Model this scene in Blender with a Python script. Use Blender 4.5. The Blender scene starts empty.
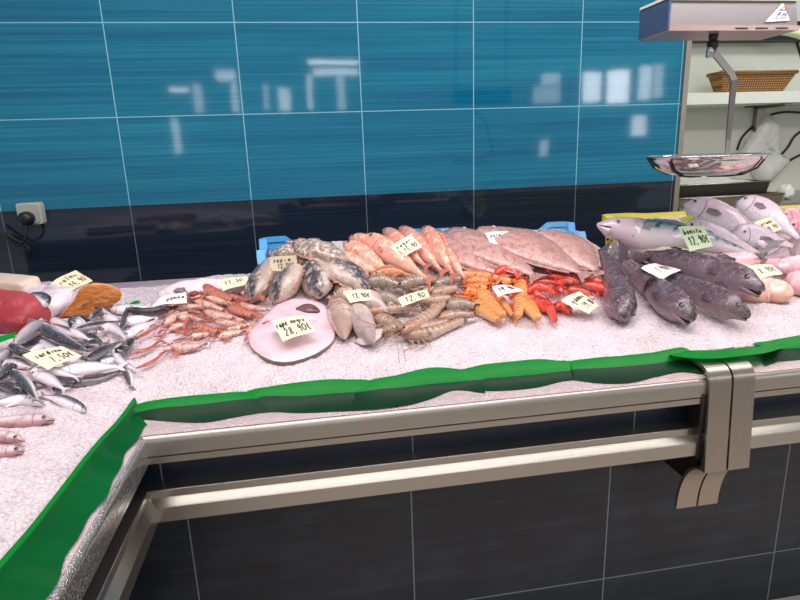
import bpy, bmesh, math, random
from mathutils import Vector, Matrix, noise
random.seed(7)
R_ = random.Random(11)
C = bpy.context.scene.collection
V = Vector
Z0 = 1.5                                   # eye height of the camera above the floor
F = 575.4
PITCH, ROLL, YAW = -.2509, .0353, -.155
CR = Matrix.Rotation(YAW, 3, 'Z') @ Matrix.Rotation(PITCH, 3, 'X') @ Matrix.Rotation(ROLL, 3, 'Y')
CRT = CR.transposed()
EYE = V((0, 0, Z0))
XL, YL, ZL = -.3806, 1.2144, Z0 - .577      # inner corner of the counter lip and its height
WALL_Y = 3.125

# ------------------------------------------------------------------ helpers
def ray(px, py): return CR @ V(((px - 400) / F, 1, -(py - 300) / F))
def at_y(px, py, Y): d = ray(px, py); return EYE + d * (Y / d.y)
def at_z(px, py, z): d = ray(px, py); return EYE + d * ((z - Z0) / d.z)
def proj(p): q = CRT @ (p - EYE); return V((400 + F * q.x / q.y, 300 - F * q.z / q.y))
def depth(p): return (CRT @ (p - EYE)).y
def sst(a, b, x): t = max(0, min(1, (x - a) / (b - a))); return t * t * (3 - 2 * t)
def lin(h):
    h = h.lstrip('#'); v = [int(h[i:i + 2], 16) / 255 for i in (0, 2, 4)]
    return tuple(x / 12.92 if x <= .04045 else ((x + .055) / 1.055) ** 2.4 for x in v) + (1,)

YE = 1.345
def xe(y): return -.446 - max(0, 1.32 - min(y, YE)) * .049                       # where the crushed ice ends along the two counter fronts
def H(x, y):
    e = xe(y); d = max(y - YE, 0)
    if x <= e:
        d = e - x
        if y > YE: d = math.hypot(d, y - YE)
    z = -.556 + .052 * (1 - math.exp(-d / .10)) + .037 * min(d, 1.1)
    z += .135 * sst(1.64, 2.02, y) * sst(-.26, .05, x) * (1 - sst(1.02, 1.22, x))
    z += .16 * sst(1.62, 2.04, y) * sst(1.20, 1.36, x)
    z += .03 * sst(1.85, 2.1, y) * sst(-.55, -.35, x) * (1 - sst(-.3, -.1, x))
    return Z0 + z
def on_ice(px, py, h=0):
    d = ray(px, py); t, last = .3, .3
    while t < 4:
        p = EYE + d * t
        if p.z < H(p.x, p.y) + h: break
        last = t; t += .02
    a, b = last, t
    for _ in range(18):
        m = (a + b) / 2; p = EYE + d * m
        if p.z < H(p.x, p.y) + h: b = m
        else: a = m
    return EYE + d * b
def nrm(p, e=.06):
    return V((H(p.x - e, p.y) - H(p.x + e, p.y), H(p.x, p.y - e) - H(p.x, p.y + e), 2 * e)).normalized()
def spline(P, n):
    P = [V(p) for p in P]
    if len(P) == 2: return [P[0].lerp(P[1], i / (n - 1)) for i in range(n)]
    Q = [P[0] * 2 - P[1]] + P + [P[-1] * 2 - P[-2]]
    L = [0]
    for i in range(len(P) - 1): L.append(L[-1] + max((P[i + 1] - P[i]).length, 1e-6))
    out = []
    for i in range(n):
        s = L[-1] * i / (n - 1); k = 0
        while k < len(P) - 2 and s > L[k + 1]: k += 1
        t = (s - L[k]) / (L[k + 1] - L[k])
        a, b, c, d = Q[k:k + 4]
        out.append(.5 * ((2 * b) + (c - a) * t + (2 * a - 5 * b + 4 * c - d) * t * t + (3 * b - a - 3 * c + d) * t ** 3))
    return out
def interp(tab, t):
    for i in range(len(tab) - 1):
        a, b = tab[i], tab[i + 1]
        if t <= b[0]:
            k = (t - a[0]) / (b[0] - a[0] + 1e-9); k = max(0, min(1, k))
            return [a[j] + (b[j] - a[j]) * k for j in range(1, len(a))]
    return list(tab[-1][1:])

class MB:                                   # collects geometry of ONE mesh
    def __init__(s): s.v = []; s.f = []; s.c = []; s.m = []
    def add(s, vs, fs, cs=None, mi=0):
        o = len(s.v); s.v += [V(v) for v in vs]
        s.f += [tuple(i + o for i in f) for f in fs]; s.m += [mi] * len(fs)
        s.c += cs if cs else [(.5, .5, .5)] * len(vs)
    def box(s, x0, x1, y0, y1, z0, z1, mi=0):
        s.add([(x, y, z) for z in (z0, z1) for y in (y0, y1) for x in (x0, x1)],
              [(0, 2, 3, 1), (4, 5, 7, 6), (0, 1, 5, 4), (2, 6, 7, 3), (0, 4, 6, 2), (1, 3, 7, 5)], mi=mi)
    def rings(s, rings, cols=None, cap=True, close=True, mi=0):
        n = len(rings[0]); vs = [p for r in rings for p in r]; fs = []
        for i in range(len(rings) - 1):
            for k in range(n if close else n - 1):
                k2 = (k + 1) % n
                fs.append((i * n + k, i * n + k2, (i + 1) * n + k2, (i + 1) * n + k))
        if cap and close:
            fs.append(tuple(reversed(range(n)))); fs.append(tuple((len(rings) - 1) * n + k for k in range(n)))
        s.add(vs, fs, [c for r in cols for c in r] if cols else None, mi)
    def tube(s, pts, r, n=6, r1=None, mi=0, col=None):
        pts = [V(p) for p in pts]; rings = []; cols = []
        for i, p in enumerate(pts):
            T = (pts[min(i + 1, len(pts) - 1)] - pts[max(i - 1, 0)]).normalized()
            A = T.cross(V((0, 0, 1)));
            if A.length < 1e-3: A = T.cross(V((1, 0, 0)))
            A.normalize(); B = A.cross(T)
            t = i / max(1, len(pts) - 1); rr = r if r1 is None else r + (r1 - r) * t
            rings.append([p + A * rr * math.cos(2 * math.pi * k / n) + B * rr * math.sin(2 * math.pi * k / n) for k in range(n)])
            cols.append([col or (t, .5, .5)] * n)
        s.rings(rings, cols, mi=mi)
    def lathe(s, prof, c, n=32, axis=V((0, 0, 1)), mi=0):
        A = axis.orthogonal().normalized(); B = axis.cross(A)
        s.rings([[V(c) + axis * z + (A * math.cos(2 * math.pi * k / n) + B * math.sin(2 * math.pi * k / n)) * r for k in range(n)] for r, z in prof], cap=False, mi=mi)
    def ball(s, c, rx, ry=None, rz=None, M=None, nu=10, nv=7, mi=0, fm=None):
        ry = ry or rx; rz = rz or rx; vs = []; cs = []; fs = []
        for j in range(nv + 1):
            th = math.pi * j / nv
            for i in range(nu):
                ph = 2 * math.pi * i / nu
                p = V((rx * math.sin(th) * math.cos(ph), ry * math.sin(th) * math.sin(ph), rz * math.cos(th)))
                vs.append(V(c) + (M @ p if M else p)); cs.append((.5, .5 + .5 * math.cos(th), .5))
        for j in range(nv):
            for i in range(nu): fs.append((j * nu + i, (j + 1) * nu + i, (j + 1) * nu + (i + 1) % nu, j * nu + (i + 1) % nu))
        s.add(vs, fs, cs, mi)
        if fm: 
            for q in range(len(fs)): s.m[len(s.m) - len(fs) + q] = fm(q // nu, nv)
    def build(s, name, mats, parent=None, smooth=True, origin=None, merge=False):
        if not isinstance(mats, (list, tuple)): mats = [mats]
        o0 = V(origin) if origin is not None else (V(parent['base']) if parent is not None and 'base' in parent else V((0, 0, 0)))
        me = bpy.data.meshes.new(name)
        me.from_pydata([tuple(v - o0) for v in s.v], [], s.f)
        for m in mats: me.materials.append(m)
        a = me.color_attributes.new('col', 'FLOAT_COLOR', 'POINT')
        a.data.foreach_set('color', [x for c in s.c for x in (c[0], c[1], c[2], 1)])
        me.polygons.foreach_set('material_index', s.m)
        bm = bmesh.new(); bm.from_mesh(me)
        if merge: bmesh.ops.remove_doubles(bm, verts=bm.verts, dist=1e-5)
        bmesh.ops.recalc_face_normals(bm, faces=bm.faces)
        bm.to_mesh(me); bm.free()
        me.polygons.foreach_set('use_smooth', [bool(smooth)] * len(me.polygons))
        if smooth is not True and smooth == 2:
            me.set_sharp_from_angle(angle=math.radians(35))
        me.update()
        o = bpy.data.objects.new(name, me); C.objects.link(o)
        if parent is not None: o.parent = parent
        else: o.location = o0
        return o
def tag(o, label, cat, group=None, kind=None):
    if label: o['label'] = label
    if cat: o['category'] = cat
    if group: o['group'] = group
    if kind: o['kind'] = kind
    return o
def thing(name, label, cat, loc, group=None):
    o = bpy.data.objects.new(name, None); C.objects.link(o); o.location = loc; o.empty_display_size = .02
    o['base'] = tuple(loc)
    return tag(o, label, cat, group)
def structure(o): o['kind'] = 'structure'; return o

# ------------------------------------------------------------------ materials
class NT:
    def __init__(s, name):
        s.mat = bpy.data.materials.new(name); s.mat.use_nodes = True; s.t = s.mat.node_tree
        s.b = s.t.nodes['Principled BSDF']
    def n(s, typ, **kw):
        x = s.t.nodes.new(typ)
        for k, v in kw.items():
            if k.startswith('i_'):
                key = k[2:]; key = int(key) if key.isdigit() else key.replace('_', ' ')
                s.set(x.inputs[key], v)
            else: setattr(x, k, v)
        return x
    def set(s, inp, v):
        if isinstance(v, bpy.types.NodeSocket): s.t.links.new(v, inp)
        else: inp.default_value = v
    def math(s, op, a, b=0, c=0):
        x = s.n('ShaderNodeMath', operation=op); s.set(x.inputs[0], a); s.set(x.inputs[1], b)
        if op in ('MULTIPLY_ADD', 'WRAP', 'COMPARE'): s.set(x.inputs[2], c)
        return x.outputs[0]
    def mix(s, fac, a, b, mode='MIX'):
        x = s.n('ShaderNodeMix', data_type='RGBA', blend_type=mode)
        s.set(x.inputs[0], fac); s.set(x.inputs[6], a); s.set(x.inputs[7], b); return x.outputs[2]
    def ramp(s, fac, stops, interp='LINEAR'):
        x = s.n('ShaderNodeValToRGB'); r = x.color_ramp; r.interpolation = interp
        while len(r.elements) < len(stops): r.elements.new(.5)
        for e, (p, c) in zip(r.elements, stops): e.position = p; e.color = c
        s.set(x.inputs[0], fac); return x.outputs[0]
    def noise(s, scale, detail=3, vec=None, rough=.5, dist=0):
        x = s.n('ShaderNodeTexNoise', i_Scale=scale, i_Detail=detail, i_Roughness=rough, i_Distortion=dist)
        if vec is not None: s.set(x.inputs['Vector'], vec)
        return x.outputs[0]
    def obj(s): return s.n('ShaderNodeTexCoord').outputs['Object']
    def bump(s, h, strength, dist=.01):
        x = s.n('ShaderNodeBump'); s.set(x.inputs['Strength'], strength); s.set(x.inputs['Distance'], dist); s.set(x.inputs['Height'], h)
        s.t.links.new(x.outputs[0], s.b.inputs['Normal'])
    def out(s, color=None, rough=.4, metal=0, spec=.5, coat=0, trans=0, emis=None, es=1, sss=0):
        b = s.b.inputs
        if color is not None: s.set(b['Base Color'], color)
        s.set(b['Roughness'], rough); s.set(b['Metallic'], metal); s.set(b['Specular IOR Level'], spec)
        s.set(b['Coat Weight'], coat); s.set(b['Transmission Weight'], trans)
        if coat: b['Coat Roughness'].default_value = .08
        if sss: b['Subsurface Weight'].default_value = sss; b['Subsurface Radius'].default_value = (.01, .006, .004); b['Subsurface Scale'].default_value = .5
        if emis is not None: s.set(b['Emission Color'], emis); b['Emission Strength'].default_value = es
        return s.mat
def plain(name, hexc, rough=.5, metal=0, spec=.5, coat=0, var=.08, scale=40, trans=0):
    N = NT(name); c = lin(hexc); nz = N.noise(scale, 3, N.obj())
    col = N.mix(nz, tuple(x * (1 - var) for x in c[:3]) + (1,), tuple(min(1, x * (1 + var)) for x in c[:3]) + (1,))
    return N.out(col, rough, metal, spec, coat, trans)
def flesh(name, stops, mott=None, mscale=60, mlo=.5, mhi=.65, head=None, tail=None, rough=.3, spec=.5, wob=.18, bars=None, coat=.3, var=.25, scales=0, speck=None):
    """skin colour from belly (v=0) to back (v=1), blotches, head/tail tint, cross bars"""
    N = NT(name); a = N.n('ShaderNodeAttribute', attribute_name='col')
    sp = N.n('ShaderNodeSeparateColor'); N.set(sp.inputs[0], a.outputs['Color']); u, v = sp.outputs[0], sp.outputs[1]
    oc = N.obj()
    v2 = N.math('ADD', v, N.math('MULTIPLY', N.math('SUBTRACT', N.noise(45, 3, oc), .5), wob))
    col = N.ramp(v2, [(p, lin(c)) for p, c in stops])
    if bars:
        freq, bc, lo, hi, vmin = bars
        w = N.math('SINE', N.math('ADD', N.math('MULTIPLY', u, freq), N.math('MULTIPLY', N.noise(30, 2, oc), 3)))
        m = N.ramp(w, [(lo, (0, 0, 0, 1)), (hi, (1, 1, 1, 1))])
        m2 = N.ramp(v2, [(vmin, (0, 0, 0, 1)), (min(1, vmin + .15), (1, 1, 1, 1))])
        col = N.mix(N.math('MULTIPLY', m, m2), col, lin(bc))
    if mott:
        m = N.ramp(N.noise(mscale, 4, oc, .6), [(mlo, (0, 0, 0, 1)), (mhi, (1, 1, 1, 1))]); col = N.mix(m, col, lin(mott))
    if speck:
        m = N.ramp(N.noise(240, 2, oc), [(.56, (0, 0, 0, 1)), (.66, (1, 1, 1, 1))]); col = N.mix(N.math('MULTIPLY', m, .55), col, lin(speck))
    if head:
        m = N.ramp(u, [(head[0], (1, 1, 1, 1)), (head[1], (0, 0, 0, 1))]); col = N.mix(N.math('MULTIPLY', m, head[3] if len(head) > 3 else .8), col, lin(head[2]))
    if tail:
        m = N.ramp(u, [(tail[0], (0, 0, 0, 1)), (tail[1], (1, 1, 1, 1))]); col = N.mix(N.math('MULTIPLY', m, .8), col, lin(tail[2]))
    rnd = N.n('ShaderNodeObjectInfo').outputs['Random']
    k = N.math('MULTIPLY_ADD', rnd, var, 1 - var * .6)
    hs = N.n('ShaderNodeHueSaturation'); N.set(hs.inputs['Value'], k); N.set(hs.inputs['Color'], col)
    if scales:
        vo = N.n('ShaderNodeTexVoronoi', i_Scale=scales); N.set(vo.inputs['Vector'], oc); N.bump(vo.outputs[0], .35, .002)
    else: N.bump(N.noise(110, 3, oc), .35, .004)
    return N.out(hs.outputs[0], rough, 0, spec, coat)

def tile_mat(name, two_tone):
    """large glossy wall tiles; fine horizontal brush lines, pale joints"""
    N = NT(name); g = N.n('ShaderNodeNewGeometry').outputs['Position']
    s = N.n('ShaderNodeSeparateXYZ'); N.set(s.inputs[0], g); x, y, z = s.outputs
    return N, x, y, z
def joint(N, c, o, period, half):
    t = N.math('WRAP', N.math('SUBTRACT', c, o), period / 2, -period / 2)
    return N.math('LESS_THAN', N.math('ABSOLUTE', t), half)
def mat_wall():
    N, x, y, z = tile_mat('teal_and_navy_wall_tile', True)
    x0, W, z0, Ht = -.8771, .6, Z0 + .6382, .4254
    zb = z0 - 2 * Ht                                           # teal above, navy below
    mp = N.n('ShaderNodeCombineXYZ'); N.set(mp.inputs[0], N.math('MULTIPLY', x, .45)); N.set(mp.inputs[2], N.math('MULTIPLY', z, 95)); N.set(mp.inputs[1], N.math('FLOOR', N.math('DIVIDE', N.math('SUBTRACT', x, x0), W)))
    streak = N.noise(1.0, 5, mp.outputs[0], .65)
    mp2 = N.n('ShaderNodeCombineXYZ'); N.set(mp2.inputs[0], N.math('MULTIPLY', x, .5)); N.set(mp2.inputs[2], N.math('MULTIPLY', z, 9))
    broad = N.noise(1.0, 2, mp2.outputs[0])
    f = N.math('ADD', N.math('MULTIPLY', streak, .65), N.math('MULTIPLY', broad, .35))
    teal = N.ramp(f, [(.32, lin('#0a587c')), (.46, lin('#0e6a8b')), (.56, lin('#177995')), (.70, lin('#288ba0'))])
    navy = N.ramp(f, [(.34, lin('#151c28')), (.52, lin('#1c2634')), (.68, lin('#2b3644'))])
    up = N.math('GREATER_THAN', z, zb)
    col = N.mix(up, navy, teal)
    jv = joint(N, x, x0, W, .0022)
    jh = N.math('MULTIPLY', joint(N, z, z0, Ht, .0020), N.math('GREATER_THAN', z, zb + .01))
    jt = N.math('LESS_THAN', N.math('ABSOLUTE', N.math('SUBTRACT', z, zb)), .0016)
    j = N.math('MAXIMUM', jv, jh)
    jc = N.mix(up, lin('#5f6a75'), lin('#86c4d2'))
    col = N.mix(j, col, jc); col = N.mix(N.math('MULTIPLY', jt, .5), col, lin('#3c7f99'))
    wav = N.noise(5, 2, g_obj(N)); N.bump(wav, .025, .01)
    return N.out(col, N.math('MULTIPLY_ADD', j, .4, .055), 0, .55)
def g_obj(N): return N.n('ShaderNodeNewGeometry').outputs['Position']
def mat_base(axis, tint=None, sh=0):
    N, x, y, z = tile_mat('navy_counter_tile_' + ('front' if axis == 0 else 'side'), False)
    c = x if axis == 0 else y
    o = (-.3679 if axis == 0 else .93) + sh
    mp = N.n('ShaderNodeCombineXYZ'); N.set(mp.inputs[0], N.math('MULTIPLY', c, 1.5)); N.set(mp.inputs[2], N.math('MULTIPLY', z, 30))
    st = N.noise(1.0, 4, mp.outputs[0], .6)
    blot = N.noise(9, 3, g_obj(N))
    f = N.math('ADD', N.math('MULTIPLY', st, .6), N.math('MULTIPLY', blot, .4))
    col = N.ramp(f, [(.33, lin('#161c26')), (.5, lin('#1f2631')), (.68, lin('#2f3641'))])
    if tint: col = N.mix(.55, col, lin(tint))
    j = N.math('MAXIMUM', joint(N, c, o, .6, .0019), N.math('LESS_THAN', N.math('ABSOLUTE', N.math('SUBTRACT', z, Z0 - 1.3104)), .0019))
    col = N.mix(N.math('MULTIPLY', j, .75), col, lin('#8d949b'))
    N.bump(N.noise(70, 2, g_obj(N)), .12, .004)
    return N.out(col, .3, 0, .4)
def mat_steel(name, base='#b4aca4', rough=.27, drops=False, axis=0):
    N = NT(name); s = N.n('ShaderNodeSeparateXYZ'); N.set(s.inputs[0], g_obj(N))
    mp = N.n('ShaderNodeCombineXYZ')
    for i in range(3): N.set(mp.inputs[i], N.math('MULTIPLY', s.outputs[i], 2 if i == axis else 320))
    br = N.noise(1, 3, mp.outputs[0])
    col = N.mix(br, tuple(x * .86 for x in lin(base)[:3]) + (1,), lin(base))
    if drops:
        vo = N.n('ShaderNodeTexVoronoi', i_Scale=210); N.set(vo.inputs['Vector'], g_obj(N))
        h = N.ramp(vo.outputs[0], [(.1, (1, 1, 1, 1)), (.45, (0, 0, 0, 1))]); N.bump(h, .5, .003)
        return N.out(col, .2, .85, .6)
    N.bump(br, .04, .002)
    return N.out(col, rough, .92, .5)
def mat_ice():
    N = NT('crushed_ice'); g = g_obj(N)
    v1 = N.n('ShaderNodeTexVoronoi', i_Scale=150); N.set(v1.inputs['Vector'], g)
    v2 = N.n('ShaderNodeTexVoronoi', i_Scale=330); N.set(v2.inputs['Vector'], g)
    h = N.math('ADD', v1.outputs[0], N.math('MULTIPLY', v2.outputs[0], .5))
    N.bump(h, .8, .006)
    col = N.ramp(N.math('ADD', N.math('MULTIPLY', N.noise(14, 4, g), .6), N.math('MULTIPLY', v1.outputs[0], .5)), [(.25, lin('#f7eaed')), (.5, lin('#efe0e5')), (.85, lin('#cfc0c6'))])
    return N.out(col, .22, 0, .55, 0, 0, None, 1, .25)
def mat_sheet(name, hexc, hexd, trans=0.0, rough=.28):
    N = NT(name); col = N.mix(N.noise(7, 3, g_obj(N)), lin(hexd), lin(hexc))
    N.bump(N.noise(9, 2, g_obj(N)), .2, .02)
    m = N.out(col, rough, 0, .2)
    tr = N.n('ShaderNodeBsdfTranslucent'); N.set(tr.inputs[0], col)
    mx = N.n('ShaderNodeMixShader'); mx.inputs[0].default_value = trans
    N.t.links.new(N.b.outputs[0], mx.inputs[1]); N.t.links.new(tr.outputs[0], mx.inputs[2])
    N.t.links.new(mx.outputs[0], N.t.nodes['Material Output'].inputs[0])
    return m

M = dict(
    wall=mat_wall(), base0=mat_base(0), base1=mat_base(1),
    steel=mat_steel('brushed_steel'), steel_y=mat_steel('brushed_steel_side', axis=1), steel_z=mat_steel('brushed_steel_upright', '#aca095', .3, axis=2),
    lipsteel=mat_steel('lip_steel', '#b8aea4', .38), upper=mat_base(0, '#1b2940', -.012), wet=mat_steel('wet_steel', '#c2bfbe', .2, True), chrome=mat_steel('polished_steel', '#d0cac8', .1),
    darksteel=plain('dark_steel', '#4a4640', .4, .8), ice=mat_ice(),  # darker steel colour shared by mounts, cradle, rod, cabinet and top tray
    green=mat_sheet('green_plastic', '#089a38', '#068a32', .3, .4), green_shaded=mat_sheet('green_plastic_shaded', '#0a3c20', '#062a15', .1, .45),  # second green: the shadow band over the lip, put into the plastic's colour
    blue=plain('blue_crate_plastic', '#4aa3dc', .38, var=.1), yellow=plain('yellow_crate_plastic', '#e4dc4a', .4),
    white=plain('white_paint', '#dfe3d8', .5, var=.03), wallw=plain('niche_wall_paint', '#c9ccc0', .6, var=.04, scale=4),
    black=plain('black_plastic', '#15161a', .4), grey=plain('grey_socket_plastic', '#b9bcb4', .4), rubber=plain('black_rubber', '#101013', .5),
    floor=plain('floor_tile', '#d2c6b8', .4, scale=4, var=.15), paper=plain('cream_card', '#f3e8c4', .6, var=.05, scale=30), paperw=plain('white_card', '#f6eee2', .6, var=.05, scale=30),
    paperg=plain('pale_green_card', '#c9ddb4', .6, var=.06, scale=30), ink=plain('black_ink', '#23232b', .6), inkb=plain('blue_ink', '#2f6aa8', .5), inko=plain('orange_ink', '#c0714a', .5),
    eyeh=plain('eye_iris_grey', '#7c747c', .12, coat=1), eyed=plain('eye_pupil', '#0b0b10', .08, coat=1), eyew=plain('eye_iris', '#c9c3bd', .15, coat=1), eyey=plain('eye_iris_gold', '#b09a5e', .15, coat=1),
    wicker=None, bag=None, bodyblk=plain('dark_mouth', '#1b1116', .4),
)
def mat_wicker():
    N = NT('woven_wicker'); w1 = N.n('ShaderNodeTexWave', i_Scale=22, bands_direction='Z'); N.set(w1.inputs['Vector'], g_obj(N))
    w2 = N.n('ShaderNodeTexWave', i_Scale=18, bands_direction='X'); N.set(w2.inputs['Vector'], g_obj(N))
    h = N.math('MULTIPLY', w1.outputs[1], w2.outputs[1]); N.bump(h, .8, .01)
    return N.out(N.ramp(h, [(.0, lin('#6b4522')), (.4, lin('#b5813f')), (1, lin('#dcae6c'))]), .6)
M['wicker'] = mat_wicker()
N = NT('wet_lip_pink_reflection'); vo = N.n('ShaderNodeTexVoronoi', i_Scale=190); N.set(vo.inputs['Vector'], g_obj(N))
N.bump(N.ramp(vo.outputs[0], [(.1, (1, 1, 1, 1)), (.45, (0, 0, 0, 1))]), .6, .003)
M['wetlip_reflect'] = N.out(N.mix(N.noise(40, 3, g_obj(N)), lin('#c9aeb2'), lin('#e6d2d4')), .35, .35, .6)  # pink reflection of the ice is put into this base colour
N = NT('thin_white_plastic'); M['bag'] = N.out(N.mix(N.noise(12, 3, N.obj()), lin('#e6e8e2'), lin('#fbfbf8')), .35, 0, .5, 0, .25)
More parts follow.
